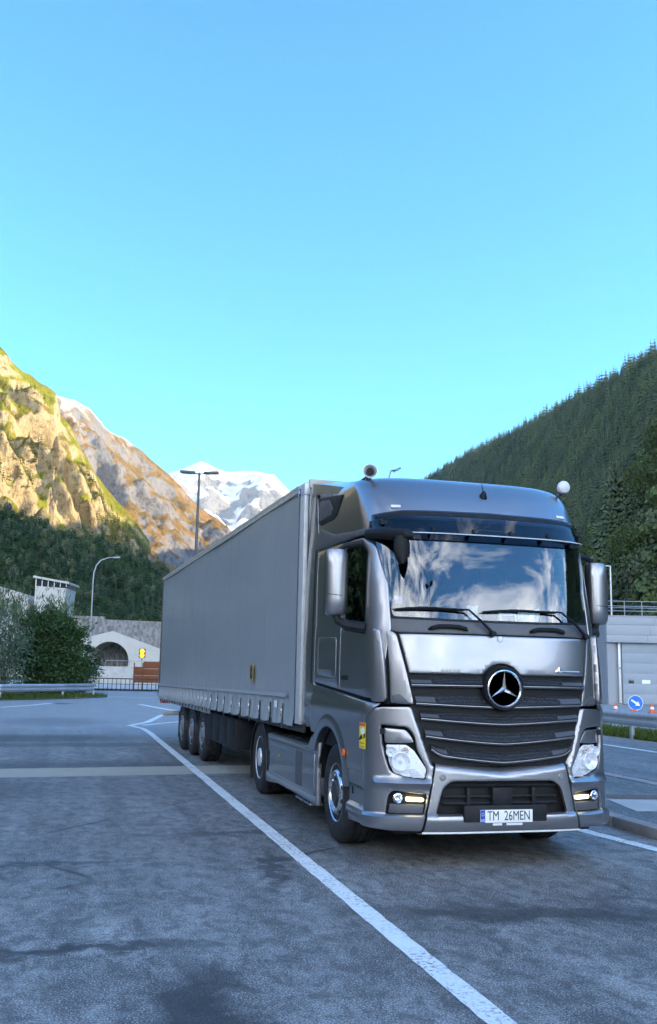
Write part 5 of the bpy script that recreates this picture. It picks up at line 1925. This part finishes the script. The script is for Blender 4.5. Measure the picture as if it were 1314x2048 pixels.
build_t(mb, 'bulkhead', 'alu_light', None)
mb = MB()
rows = [[(-1.25 + 2.5 * i / 8, y, ZT + .062 + .03 * (1 - ((i - 4) / 4) ** 2)) for i in range(9)] for y in (Y0, 7, 12, Y1)]
mb.grid(rows)
build_t(mb, 'roof_sheet', 'aged_cream', None)
mb = MB()
mb.box((0, Y0 - .01, ZT + .04), (2.5, .06, .12), bev=.02)
build_t(mb, 'front_header', 'aged_cream', None)
mb = MB()
mb.box((0, Y1 - .03, 2.52), (2.48, .05, 2.95))
build_t(mb, 'rear_door', 'alu_light', None)
# floor frame, side rave, chassis
mb = MB()
mb.box((0, (Y0 + Y1) / 2, 1.16), (2.46, Y1 - Y0 - .1, .10))
build_t(mb, 'load_floor', 'dark_steel', None)
for sg in (-1, 1):
    mb = MB()
    mb.box((sg * 1.225, (9.6 + Y1) / 2, .985), (.04, Y1 - 9.6, .13), bev=.008)
    build_t(mb, 'side_rave', 'steel_galv', None)
    mb = MB()
    mb.box((sg * 1.225, (Y0 + 9.6) / 2, 1.05), (.04, 9.6 - Y0, .10), bev=.008)
    build_t(mb, 'side_rave', 'dark_steel', None)
    mb = MB()
    mb.box((sg * .5, 10.2, .98), (.12, 12.5, .32))
    build_t(mb, 'frame_beam', 'dark_steel', None)
    # pallet box
    mb = MB()
    mb.box((sg * 1.0, 8.58, .70), (.42, 2.70, .50), bev=.03)
    bx_ = build_t(mb, 'pallet_box', 'plastic', None)
    for yv in (7.62, 8.28, 8.94, 9.58):
        mb = MB()
        mb.box((sg * 1.213, yv, .70), (.016, .56, .43), bev=.008)
        build_t(mb, 'box_panel', 'plastic', bx_)
    # landing leg
    mb = MB()
    mb.box((sg * .95, 6.35, .72), (.13, .13, .75), bev=.01)
    mb.box((sg * .95, 6.35, .34), (.26, .26, .03), bev=.008)
    build_t(mb, 'landing_leg', 'dark_steel', None)
    mb = MB()
    mb.box((sg * 1.0, 13.55, .50), (.42, .012, .55))
    build_t(mb, 'mud_flap', 'rubber', None)
    mb = MB()
    mb.box((sg * 1.06, 16.80, .92), (.34, .06, .14), bev=.01)
    build_t(mb, 'tail_lamp', 'sticker_red', None)
    # mudguards over each axle
    for yw in (10.32, 11.63, 12.94):
        mb = MB()
        rows = [[], []]
        for i in range(13):
            th = radians(25 + 130 * i / 12)
            for j, xx in enumerate((1.22, .82)):
                rows[j].append((sg * xx, yw - .57 * cos(th), .42 + .56 * sin(th)))
        mb.grid(rows)
        build_t(mb, 'mudguard', 'plastic', None, 60)
mb = MB()
mb.box((0, 16.8, .60), (2.3, .08, .12), bev=.01)
build_t(mb, 'underrun_bar', 'steel_galv', None)
mb = MB()
mb.box((0, 16.95, 1.10), (2.5, .10, .12), bev=.01)
build_t(mb, 'rear_buffer', 'alu_light', None)
wt = wheel_proto(1)
wt.parent = trl
for ch in wt.children:
    if ch.name.startswith('rim') or ch.name.startswith('hub'):
        ch.data.materials[0] = MATS['dull_rim']
first = True
for yw in (10.32, 11.63, 12.94):
    for sg in (-1, 1):
        w = wt if first else copy_tree(wt, trl)
        first = False
        w.location = (sg * 1.21, yw + OY, .503)
        w.rotation_euler = (0, 0, 0 if sg < 0 else pi)
    mb = MB()
    mb.tube([(-1.0, yw, .5), (1.0, yw, .5)], .07, 10)
    build_t(mb, 'axle', 'dark_steel', None)

# ------------------------------------------------------------------ street lamps
def cyl_pole(name, x, y, z0, z1, r0, r1, mat, par):
    mb = MB()
    mb.tube([(x, y, z0), (x, y, (z0 + z1) / 2), (x, y, z1)], [r0, (r0 + r1) / 2, r1], 12)
    return mb.build(name, mat, par, 40)


def twin_mast(loc, h, label, az=.3):
    t = empty('street_lamp', loc, az)
    tag(t, label, 'lamp', 'twin headed lighting masts')
    cyl_pole('pole', 0, 0, 0, h, .13, .07, 'lamp_dark', t)
    for sg in (-1, 1):
        mb = MB()
        mb.tube([(0, 0, h - .12), (sg * .35, 0, h - .02)], .035, 8)
        mb.build('arm', 'lamp_dark', t)
        mb = MB()
        mb.box((sg * .75, 0, h + .02), (.95, .36, .16), (0, -sg * .06, 0), bev=.06)
        mb.build('lamp_head', 'lamp_dark', t)
        mb = MB()
        mb.box((sg * .80, 0, h - .075), (.6, .24, .02), (0, -sg * .06, 0))
        mb.build('lamp_glass', 'window_dark', t)
    return t


twin_mast((3.26, 50.7, 0), 14.05, 'tall mast with two lamp heads rising behind the grey trailer', -.22)
twin_mast((2.6, -21.6, 0), 14.5, 'tall mast with two lamp heads standing behind the photographer', .3)

t = empty('street_lamp', (-2.45, 69.5, 0), 0)
tag(t, 'slim curved-arm street lamp standing by the tunnel road', 'lamp')
mb = MB()
P_ = [(0, 0, 0), (-.04, 0, 4), (-.10, 0, 8.3), (-.07, 0, 9.15), (.08, 0, 9.75), (.42, 0, 10.2), (.95, 0, 10.42), (1.35, 0, 10.48)]
mb.tube(P_, [.09, .075, .06, .055, .05, .045, .04, .035], 10)
mb.build('pole', 'steel_galv', t, 60)
mb = MB()
mb.box((1.62, 0, 10.48), (.62, .22, .10), (0, -.08, 0), bev=.04)
mb.build('lamp_head', 'steel_galv', t)

t = empty('street_lamp', (31.44, 48.9, 0), -.27)
tag(t, 'thin lamp post with short arm above the garage roof', 'lamp')
cyl_pole('pole', 0, 0, 0, 9.28, .07, .05, 'white_plastic', t)
mb = MB()
mb.box((-.32, 0, 9.27), (.62, .10, .06), bev=.02)
mb.build('lamp_head', 'white_plastic', t)

# ------------------------------------------------------------------ guard rails
def wbeam(mb, p0, p1, z0=.43, n=(0, -1), h=.31, sag=0.0):
    """corrugated beam between two ground points, facing n"""
    pr = [(0, 0), (.02, .02), (.045, .07), (.045, .10), (.0, .14), (.0, .17), (.045, .21), (.045, .24), (.02, .29), (0, h)]
    rows = []
    for o, z in pr:
        rows.append([(p[0] + n[0] * o * 1.3, p[1] + n[1] * o * 1.3, z0 - .05 + z * 1.3) for p in (p0, p1)])
    mb.grid(rows)


def guard_rail(name, pts, nrm, label, mat='steel_galv', every=4.0, z0=.43):
    t = empty(name, (0, 0, 0))
    tag(t, label, 'guard rail')
    for a, c in zip(pts, pts[1:]):
        L = hypot(c[0] - a[0], c[1] - a[1])
        k = max(1, int(round(L / every)))
        for i in range(k):
            p = (a[0] + (c[0] - a[0]) * i / k, a[1] + (c[1] - a[1]) * i / k)
            q = (a[0] + (c[0] - a[0]) * (i + 1.03) / k, a[1] + (c[1] - a[1]) * (i + 1.03) / k)
            q0 = (a[0] + (c[0] - a[0]) * (i + 1) / k, a[1] + (c[1] - a[1]) * (i + 1) / k)
            mb = MB()
            wbeam(mb, p, q if i < k - 1 else q0, z0, nrm)
            sp = mb.build('beam', mat, t, 30)
            mb = MB()
            mb.box((q0[0] - nrm[0] * .07, q0[1] - nrm[1] * .07, .36), (.10, .12, .78), bev=.01)
            mb.build('post', mat, t)
            for zz4 in (.55, .68):
                mb = MB()
                mb.lathe((q0[0] + nrm[0] * .03, q0[1] + nrm[1] * .03, z0 + .155 + (zz4 - .615)), (nrm[0], nrm[1], 0), [(.02, 0), (.02, .012), (0, .02)], 8)
                mb.build('bolt', 'alloy', sp)
    return t


guard_rail('guard_rail', [(11.75, 40), (11.72, 16.25), (11.70, 8.2)], (-1, 0), 'galvanised steel guard rail along the far carriageway by the garage', every=4.0)
guard_rail('guard_rail', [(-30, 38.0), (-14, 40.2), (-7.2, 42.3), (-4.2, 45.6), (-2.5, 48.4)], (.35, -.94), 'galvanised guard rail curving in front of the green shrubs', every=4.0)

# verge under the rails
def grass_patch(name, poly, n, h, label, seed=0):
    rg = random.Random(seed)
    mb = MB()
    xs, ys = [p[0] for p in poly], [p[1] for p in poly]
    P = np.array([(rg.uniform(min(xs), max(xs)), rg.uniform(min(ys), max(ys))) for _ in range(n * 3)])
    P = P[inpoly(P, poly)][:n]
    for x, y in P:
        a = rg.uniform(0, 6.28)
        hh = h * rg.uniform(.4, 1.3)
        w = .03 + .02 * rg.random()
        lx, ly = rg.uniform(-.08, .08), rg.uniform(-.08, .08)
        mb.add([(x - w * cos(a), y - w * sin(a), 0), (x + w * cos(a), y + w * sin(a), 0), (x + lx, y + ly, hh)], [(0, 1, 2)])
    o = mb.build(name, 'grass', None, 0, fix=False)
    tag(o, label, 'grass', kind='stuff')
    return o


sheet('verge', [(11.85, -10), (14.2, -10), (14.2, 60), (11.85, 60)], .02, 'valley_floor', label='grassy verge behind the far guard rail')
grass_patch('grass', [(11.8, 5), (14.1, 5), (14.1, 34), (11.8, 34)], 26000, .16, 'bright green grass growing under the far guard rail', 4)
sheet('verge', [(-40, 37.6), (-14, 39.6), (-7.2, 41.6), (-4.0, 45.0), (-2.0, 48.6), (-2.6, 51), (-10, 50), (-40, 45)], .03, 'valley_floor', label='grassy verge below the guard rail and shrubs')
grass_patch('grass', [(-22, 38.8), (-14, 40), (-7.2, 41.8), (-4.0, 45.1), (-1.7, 48.9), (-2.4, 50), (-8, 46.5), (-22, 44)], 22000, .22, 'tufts of grass and weeds under the guard rail', 5)
# kerb along the verge
vk = stripe('verge_kerb', [(-40, 37.3), (-14, 39.4), (-7.1, 41.3), (-3.85, 44.8), (-1.8, 48.6)], .22, .05, 'kerb', jit=.01, seed=21)
tag(vk, 'low pale kerb edging the grass verge', kind='structure')

# ------------------------------------------------------------------ garage building beyond the far road
GB = empty('garage', (30.0, 47.3, 0), -.2715)
tag(GB, 'flat grey garage hall with deep fascia and roof railing', 'building')


def gpart(name, c, d, mat, par=None, bev=0.0):
    mb = MB()
    mb.box(c, d, bev=bev)
    return mb.build(name, mat, par or GB)


gpart('wall', (7.0, 3.2, 2.75), (14.0, 6.0, 5.5), 'render_grey')
for i, (z0, z1) in enumerate(((4.0, 4.5), (4.5, 5.15), (5.15, 5.66))):
    for j, (u0, u1) in enumerate(((-.05, 2.62 + .2 * i), (2.62 + .2 * i, 6.4), (6.4, 14.1))):
        gpart('fascia_panel', ((u0 + u1) / 2, -.02 + .003 * ((i + j) % 2), (z0 + z1) / 2), (u1 - u0 - .008, .50, z1 - z0 - .012), 'fascia_grey', bev=.004)
gpart('roof', (7.0, 3.1, 5.72), (14.3, 6.6, .10), 'render_grey')
gpart('pillar', (.28, .12, 2.0), (.50, .24, 4.0), 'render_grey')
gpart('downpipe', (.84, .10, 2.05), (.17, .12, 3.9), 'alu_light', bev=.03)
mb = MB()
mb.lathe((.84, .03, 2.35), (0, -1, 0), [(.05, 0), (.05, .03), (0, .04)], 12)
mb.build('pipe_clip', 'lamp_dark', GB)
for k, u in enumerate((2.52, 5.9, 9.3)):
    dr = gpart('garage_door', (u, .12, 2.02), (3.0, .08, 3.96), 'door_grey')
    for zi in range(6):
        gpart('door_section', (u, .075, .36 + .66 * zi), (2.96, .02, .652), 'door_grey', dr, .006)
    for du in (-.95, .92):
        gpart('door_window', (u + du, .062, 1.50), (.36, .012, .24), 'window_dark', dr, .004)
    gpart('door_notice', (u + .02, .062, 1.49), (.54, .006, .24), 'sign_white', dr)
rl = empty('roof_railing')
rl.parent = GB
for k in range(13):
    u = .12 + k * 1.15
    mb = MB()
    mb.tube([(u, .05, 5.76), (u, .05, 6.72)], .03, 6)
    mb.build('rail_post', 'steel_galv', rl)
for zz5 in (6.08, 6.40, 6.72):
    mb = MB()
    mb.tube([(.1, .05, zz5), (14, .05, zz5)], .026, 6)
    mb.build('rail_bar', 'steel_galv', rl)
for k in range(6):
    mb = MB()
    mb.tube([(.12, .05 + 1.1 * k, 5.76), (.12, .05 + 1.1 * k, 6.72)], .03, 6)
    mb.build('rail_post', 'steel_galv', rl)
mb = MB()
mb.tube([(.12, .05, 6.72), (.12, 6.0, 6.72)], .026, 6)
mb.build('rail_bar', 'steel_galv', rl)
mb = MB()
mb.tube([(.12, 6.0, 6.72), (14, 6.0, 6.72)], .026, 6)
mb.build('rail_bar', 'steel_galv', rl)

# keep-right sign, cones
ks_ = empty('traffic_sign', (16.95, 24.0, 0), -.35)
tag(ks_, 'round blue sign with white arrow pointing down to the right', 'sign')
cyl_pole('post', 0, .03, 0, .95, .025, .025, 'pole_grey', ks_)
mb = MB()
mb.lathe((0, 0, .80), (0, -1, 0), [(.28, 0), (.28, .012), (0, .012)], 40)
dk = mb.build('sign_disc', 'sign_white', ks_)
mb = MB()
mb.lathe((0, -.0125, .80), (0, -1, 0), [(.262, 0), (.262, .002), (0, .002)], 40)
mb.build('sign_face', 'sign_blue', dk)
mb = MB()
ang = radians(-33)
ar = [(-.19, .035), (.04, .035), (.04, .10), (.20, 0), (.04, -.10), (.04, -.035), (-.19, -.035)]
mb.prism(ar, lambda u, v, w: (u * cos(ang) - v * sin(ang), -.0155 - w, .80 + u * sin(ang) + v * cos(ang)), 0, .002)
mb.build('sign_arrow', 'sign_white', dk)
mb = MB()
mb.box((-.08, .02, .52), (.22, .08, .07), bev=.02)
mb.build('warning_lamp', 'cone_orange', ks_)


def cone(loc, label):
    t = empty('traffic_cone', loc)
    tag(t, label, 'cone', 'cones before the garage')
    mb = MB()
    mb.box((0, 0, .02), (.34, .34, .04), bev=.01)
    mb.build('base', 'cone_orange', t)
    mb = MB()
    mb.lathe((0, 0, .04), (0, 0, 1), [(.14, 0), (.035, .44), (.0, .45)], 20)
    co_ = mb.build('cone_body', 'cone_orange', t)
    mb = MB()
    mb.lathe((0, 0, .04), (0, 0, 1), [(.110, .14), (.112, .14), (.082, .26), (.080, .26)], 20)
    mb.build('reflective_band', 'sign_white', co_)


cone((22.97, 35.1, 0), 'orange traffic cone before the garage, nearer the truck cab')
cone((24.75, 34.6, 0), 'orange traffic cone standing to the right of the blue arrow sign')

# ------------------------------------------------------------------ tunnel mouth
TP = empty('tunnel_portal', (5.3, 229.6, 0), -.2405)
tag(TP, 'pale concrete tunnel portal with gabled top and round opening', 'tunnel')
out = [(-11, -1.5), (-11, 6.7), (-5.9, 8.7), (.5, 10.4), (12.2, 6.3), (24, 2.3), (24, -1.5)]
AR, AZ = 4.75, 3.05
arch = circ(0, AZ, AR, -35, 215, 40)
arch = [(AR * cos(radians(-35)), -1.4)] + arch + [(AR * cos(radians(215)), -1.4)]
fnp = lambda u, z: (u, 0, z)
panel(fnp, out, 'portal_wall', 'concrete_pale', TP, 0, .6, [arch[::-1]], 1.5, 0)
mb = MB()
rows = [[(AR * cos(radians(a)), y, max(-1.4, AZ + AR * sin(radians(a)))) for a in range(-50, 231, 8)] for y in (0, 10, 30, 60)]
mb.grid(rows)
mb.build('tunnel_lining', 'concrete', TP, 60)
mb = MB()
rows = []
for (r, y) in ((AR, .02), (AR, -.12), (AR + .4, -.12), (AR + .4, .02)):
    rows.append([(r * cos(radians(a)), y, AZ + r * sin(radians(a))) for a in range(-35, 216, 5)])
mb.grid(rows)
mb.build('arch_rim', 'concrete_pale', TP, 40)
mb = MB()
mb.box((0, 60, 2), (12, .3, 10))
mb.build('tunnel_end', 'black', TP)
m, nt, b = newmat('stone_wall')
co = N(nt, 'ShaderNodeTexCoord').outputs['Object']
vo = N(nt, 'ShaderNodeTexVoronoi')
vo.inputs['Scale'].default_value = 1.3
nt.links.new(vmap(nt, co, scale=(1.6, 1, .8)), vo.inputs['Vector'])
c = mix(nt, vo.outputs['Color'], (.13, .13, .13), (.40, .39, .37))
c = mix(nt, ramp(nt, noi(nt, co, 5, 4, .7), [(.35, .6), (.55, 0)]), c, (.12, .12, .12))
nt.links.new(c, b.inputs['Base Color'])
b.inputs['Roughness'].default_value = .95
SW = empty('stone_wall', (5.3, 240, 0), -.2405)
tag(SW, 'long grey rubble stone retaining wall above the tunnel portal', 'wall')
mb = MB()
mb.prism([(-40, -2), (-40, 14.6), (-1.5, 14.4), (-1.45, 13.7), (30, 13.0), (60, 12), (120, 7), (160, 1), (160, -2)], lambda u, v, w: (u, w, v), 0, 2)
mb.build('wall_body', 'stone_wall', SW)
# apron with parapet and railing before the portal
PW = empty('parapet', (0, 0, 0))
tag(PW, 'pale concrete parapet with thin handrail below the tunnel mouth', 'wall')
mb = MB()
mb.box((4.2, 96.5, .85), (17, .3, 1.9), (0, 0, -.24))
mb.build('parapet_wall', 'concrete', PW)
mb = MB()
mb.tube([(-4.0, 98.4, 2.42), (12.4, 94.4, 2.42)], .03, 6)
mb.build('handrail', 'steel_galv', PW)
for k in range(14):
    mb = MB()
    x = -4 + k * 1.26
    mb.tube([(x, 98.4 - .244 * (x + 4), 1.75), (x, 98.4 - .244 * (x + 4), 2.42)], .03, 6)
    mb.build('baluster', 'steel_galv', PW)
# dark bar railing at the end of the yard
DR = empty('bar_railing', (0, 0, 0))
tag(DR, 'dark brown bar railing at the far end of the yard', 'railing')
p0, p1 = Vector((-5.2, 65.7, 0)), Vector((6.4, 62.5, 0))
for zz6, r in ((.12, .035), (.50, .02), (.90, .045)):
    mb = MB()
    mb.tube([p0 + Vector((0, 0, zz6)), p1 + Vector((0, 0, zz6))], r, 6)
    mb.build('rail', 'rail_brown', DR)
bm_ = MB()
bm_.box((0, 0, .46), (.05, .05, .88))
bme = bm_.mesh('bar', 'rail_brown', 0)
for k in range(38):
    o = link('bar', bme, DR)
    o.location = p0.lerp(p1, k / 37)
sheet('apron', [(-20, 66.5), (40, 62), (40, 110), (-20, 110)], .0, 'concrete', label='pale concrete apron before the tunnel')
# rust-coloured hoarding
HB = empty('hoarding', (0, 0, 0))
tag(HB, 'rust-brown stepped board hoarding beside the tunnel approach', 'hoarding')
for (x0, x1, z0, z1, dy) in ((.82, 1.5, .60, 1.15, 0), (.82, 1.5, 1.16, 1.80, 0), (1.48, 4.2, .60, 1.14, .1), (1.48, 4.2, 1.15, 1.66, .1), (1.48, 4.2, 1.67, 2.2, .1), (4.2, 7.0, .60, 1.38, .1), (4.2, 7.0, 1.39, 2.2, .1)):
    mb = MB()
    mb.box(((x0 + x1) / 2, 66.1 + dy - .24 * ((x0 + x1) / 2 - .8), (z0 + z1) / 2), (x1 - x0 - .01, .06, z1 - z0 - .01), (0, 0, -.2405), bev=.006)
    mb.build('board', 'corten', HB)
for x in (.85, 1.5, 2.8, 4.2, 6.9):
    mb = MB()
    mb.box((x, 66.28 - .24 * (x - .8), 1.05), (.09, .09, 2.1))
    mb.build('post', 'corten', HB)
# amber signal board
SG = empty('signal_board', (6.95, 143.5, 0), -.24)
tag(SG, 'dark board with two lit amber lamps beside the tunnel mouth', 'signal')
cyl_pole('post', 0, .08, 0, 3.2, .06, .05, 'rail_brown', SG)
mb = MB()
mb.box((0, 0, 3.95), (1.0, .10, 1.40), bev=.02)
mb.build('board', 'signal_board', SG)
for zz7 in (3.62, 4.25):
    mb = MB()
    mb.lathe((0, -.05, zz7), (0, -1, 0), [(.34, 0), (.34, .02), (.25, .06), (0, .07)], 28)
    mb.build('lamp_disc', 'signal_amber', SG)
# pale service building beyond the shrubs
SV = empty('service_building', (-9.54, 137.9, 0), -.24)
tag(SV, 'pale concrete building with strip window under a slanted roof', 'building')


def spart(name, fn_or_c, d, mat, par=None):
    mb = MB()
    mb.box(fn_or_c, d)
    return mb.build(name, mat, par or SV)


mb = MB()
mb.prism([(0, 0), (0, 13.35), (4.55, 13.1), (4.3, 9), (4.0, 0)], lambda u, v, w: (u, w, v), 0, 6)
mb.build('wall', 'concrete_pale', SV)
mb = MB()
mb.prism([(0, 13.35), (0, 14.5), (4.7, 13.75), (4.55, 13.1)], lambda u, v, w: (u, w, v), .12, 5.8)
mb.build('window_band', 'window_dark', SV)
for k in range(6):
    u = .05 + 4.5 * k / 5
    spart('mullion', (u, .05, 13.85 - .12 * k / 5 - .02), (.09, .14, 1.3 - .09 * k), 'sign_white')
mb = MB()
mb.prism([(-.3, 14.55), (-.3, 14.85), (5.0, 14.0), (5.0, 13.7)], lambda u, v, w: (u, w, v), -.4, 6.2)
mb.build('roof', 'concrete_pale', SV)
mb = MB()
mb.prism([(-16, 0), (-16, 14.2), (-7, 13.6), (-1.8, 12.2), (-1.2, 11.4), (-1.2, 0)], lambda u, v, w: (u, w, v), 1.0, 7)
mb.build('side_wing', 'concrete_pale', SV)

# ------------------------------------------------------------------ shrubs and near trees
def leaf_cloud(mb, centres, n, size, rg, droop=0.0, upright=0.0, narrow=.45, per=70, spread=.30, tall=1.0):
    """leaf-sized faces gathered in sprays through several lobes"""
    wts = [c[3] * c[4] * c[5] for c in centres]
    for (cx, cy, cz, rx, ry, rz) in rg.choices(centres, wts, k=max(1, n // per)):
        v = Vector((rg.gauss(0, 1), rg.gauss(0, 1), rg.gauss(0, 1))).normalized() * rg.uniform(.45, 1.05)
        c0 = Vector((cx + v.x * rx, cy + v.y * ry, cz + v.z * rz))
        sp = spread * (rx + ry + rz) / 3 * rg.uniform(.5, 1.3)
        out_ = Vector((v.x, v.y, v.z * .6 + .2))
        for _ in range(per):
            p = c0 + Vector((rg.gauss(0, 1) * sp, rg.gauss(0, 1) * sp, rg.gauss(0, .8) * sp * tall))
            if p.z < .02 * rz:
                continue
            d = (Vector((rg.gauss(0, 1), rg.gauss(0, 1), rg.gauss(0, .6) - droop + upright)) + out_ * .6).normalized()
            s = size * rg.uniform(.6, 1.5)
            sd = d.cross(Vector((rg.gauss(0, 1), rg.gauss(0, 1), rg.gauss(0, 1)))).normalized() * s * narrow * .5
            e = p + d * s
            m_ = p.lerp(e, .45)
            mb.add([p, m_ + sd, e, m_ - sd], [(0, 1, 2, 3)])


def shrub(name, loc, lobes, n, size, mat, label, seed, droop=0.0, upright=0.0, narrow=.45, cat='shrub', stems=7):
    rg = random.Random(seed)
    t = empty(name, loc)
    tag(t, label, cat)
    mb = MB()
    leaf_cloud(mb, lobes, n, size, rg, droop, upright, narrow, tall=2.2 if (droop or upright) else 1.0)
    cr = mb.build('crown', mat, t, 0, fix=False)
    mb = MB()
    for k in range(stems):
        l = lobes[k % len(lobes)]
        e = Vector((l[0] + rg.uniform(-.3, .3) * l[3], l[1], l[2] + .5 * l[5]))
        b0 = Vector((rg.uniform(-.3, .3), rg.uniform(-.2, .2), 0))
        mb.tube([b0, b0.lerp(e, .5) + Vector((rg.uniform(-.2, .2), 0, .2)), e], [.07, .045, .012], 6)
    mb.build('trunk', 'bark', t, 60)['kind'] = 'stuff'
    return t


shrub('dark_bush', (-5.2, 54.5, 0), [(0, 0, 1.6, 1.6, 1.5, 1.6), (.9, .1, 2.3, 1.25, 1.2, 1.5), (-1.0, 0, 2.5, 1.3, 1.2, 1.7), (.1, .3, 3.5, 1.5, 1.2, 1.5), (1.5, 0, 1.4, .9, .9, 1.3), (1.2, .2, 3.4, .8, .8, 1.0), (-.8, 0, 4.2, 1.0, 1.0, 1.1)], 25000, .21, 'leaf_bush',
      'dense dark green bush behind the curving guard rail', 1)
shrub('willow_bush', (-7.7, 52.0, 0), [(0, 0, 1.5, 1.4, 1.0, 1.4), (.3, -.3, 3.0, 1.3, 1.0, 1.3), (-.6, 0, 4.2, 1.2, 1.0, 1.5), (-2, 0, 3.0, 1.6, 1.2, 2.4)], 9000, .24, 'leaf_pale',
      'pale green drooping willow bush at the left edge', 2, droop=.9, narrow=.22)
shrub('reed_bush', (-6.3, 56.3, 0), [(0, 0, 4.6, 1.8, .8, 1.3), (1.6, 0, 4.3, 1.0, .7, 1.2), (2.5, 0, 3.6, .7, .6, 1.2), (-1.8, 0, 5.2, 1.2, .8, 1.2)], 4200, .36, 'leaf_reed',
      'tall upright twiggy shrub with thin light leaves rising above the dark bush', 3, upright=2.0, narrow=.14)
shrub('low_bush', (-2.9, 58.5, 0), [(0, 0, 1.0, .9, .8, 1.0), (.2, 0, 2.3, .6, .5, 1.0)], 2600, .18, 'leaf_bush', 'small sparse bush beside the foot of the curved lamp', 4)
shrub('edge_bush', (-11.5, 53.5, 0), [(0, 0, 2.2, 2.0, 1.4, 2.2), (-2.4, 0, 2.6, 2.0, 1.4, 2.6), (1.2, 0, 3.0, 1.4, 1.2, 1.6)], 9000, .22, 'leaf_bush', 'dark shrub half cut off by the left edge of the picture', 5)

# wood at the foot of the right-hand hill: single trees
def big_tree(kind, seed):
    rg = random.Random(seed)
    mb = MB()
    if kind == 'broad':
        lobes = [(0, 0, .55, .24, .24, .28), (.12, .05, .70, .2, .2, .2), (-.13, 0, .66, .2, .2, .22), (0, -.1, .82, .16, .16, .16), (.05, .1, .42, .24, .24, .16), (-.1, -.12, .45, .2, .2, .16)]
        leaf_cloud(mb, lobes, 9000, .026, rg, .1, 0, .7)
    else:
        me = conifer_mesh('x', 'needles_light', 1, .19, 17, 12, seed, False, 3)
        mb.v = [tuple(v.co) for v in me.vertices]
        mb.f = [tuple(p.vertices) for p in me.polygons]
        bpy.data.meshes.remove(me)
    cm = mb.mesh('crown', 'needles_light' if kind == 'broad' else 'needles', 0)
    tb = MB()
    tb.tube([(0, 0, -.02), (0, 0, .4), (0, 0, .85)], [.018, .012, .004], 7)
    return cm, tb.mesh('trunk', 'bark', 60)


protos_t = {('broad', 1): big_tree('broad', 31), ('broad', 2): big_tree('broad', 32), ('fir', 1): big_tree('fir', 33), ('fir', 2): big_tree('fir', 34)}
rg = random.Random(77)


names_b = ['rounded light green tree', 'broad light green tree', 'leaning light green tree', 'loose light green tree']
spots = surf_pts(G_cols, G_n, 80, 1, rg, (.02, 1.0), 2, colr=(.0, .72))
spots.sort(key=lambda q: q[0][0] ** 2 + q[0][1] ** 2)
for i, ((x, y, z_), sc_, rz_, pk_) in enumerate(spots):
    kind = ('broad', 'fir', 'broad', 'broad', 'fir')[i % 5]
    cm, tm = protos_t[(kind, 1 + i % 2)]
    t = empty('broadleaf_tree' if kind == 'broad' else 'fir_tree', (x, y, z_), rz_)
    hh = (19 if kind == 'fir' else 14) * rg.uniform(.75, 1.25)
    t.scale = (hh * (1.25 if kind == 'fir' else 1), hh * (1.25 if kind == 'fir' else 1), hh)
    tag(t, 'light green broadleaf tree at the foot of the forest hill behind the garage' if kind == 'broad' else 'tall dark fir at the foot of the forest hill behind the garage', 'tree',
        'broadleaf trees behind the garage' if kind == 'broad' else 'firs behind the garage')
    link('crown', cm, t)
    link('trunk', tm, t)

for i, (x, y) in enumerate(((-17.5, 50), (-18.5, 45.5), (-21.5, 43.5), (-19.5, 56), (-22, 51), (-25, 42))):  # unseen trees added so the cab side reflects something dark
    cm, tm = protos_t[('broad', 1 + i % 2)]
    t = empty('broadleaf_tree', (x, y, 0), i * 1.3)
    hh = 19.5 + (i * 7 % 4)
    t.scale = (hh * .72, hh * .72, hh)
    tag(t, 'leafy tree added just outside the left edge to darken the cab reflection', 'tree', 'added trees beyond the left edge')
    link('crown', cm, t)
    link('trunk', tm, t)
# row of tall firs added just outside the picture, darkening the cab side's reflection
for i in range(11):
    cm, tm = protos_t[('fir', 1 + i % 2)]
    t = empty('fir_tree', (-15.5 - 1.9 * i + rg.uniform(-1, 1), 55 - 5.6 * i + rg.uniform(-1.2, 1.2), 0), rg.uniform(0, 6))
    hh = 13 * rg.uniform(.85, 1.2)
    t.scale = (hh * 1.7, hh * 1.7, hh)
    tag(t, 'tall dark fir added out of view to darken the cab reflection', 'tree', 'added firs along the yard')
    link('crown', cm, t)
    link('trunk', tm, t)

# ------------------------------------------------------------------ valley haze
mb = MB()
mb.box((0, 1500, 690), (19500, 19500, 1400))
hz_o = mb.build('haze', 'black', None, 0)
tag(hz_o, 'thin blue valley haze', kind='stuff')
m = bpy.data.materials.new('haze')
m.use_nodes = True
m.node_tree.nodes.clear()
pv = m.node_tree.nodes.new('ShaderNodeVolumePrincipled')
pv.inputs['Color'].default_value = (.72, .86, 1.0, 1)
pv.inputs['Density'].default_value = 4.0e-5
pv.inputs['Anisotropy'].default_value = .1
mo_ = m.node_tree.nodes.new('ShaderNodeOutputMaterial')
m.node_tree.links.new(pv.outputs[0], mo_.inputs['Volume'])
hz_o.data.materials.clear()
hz_o.data.materials.append(m)
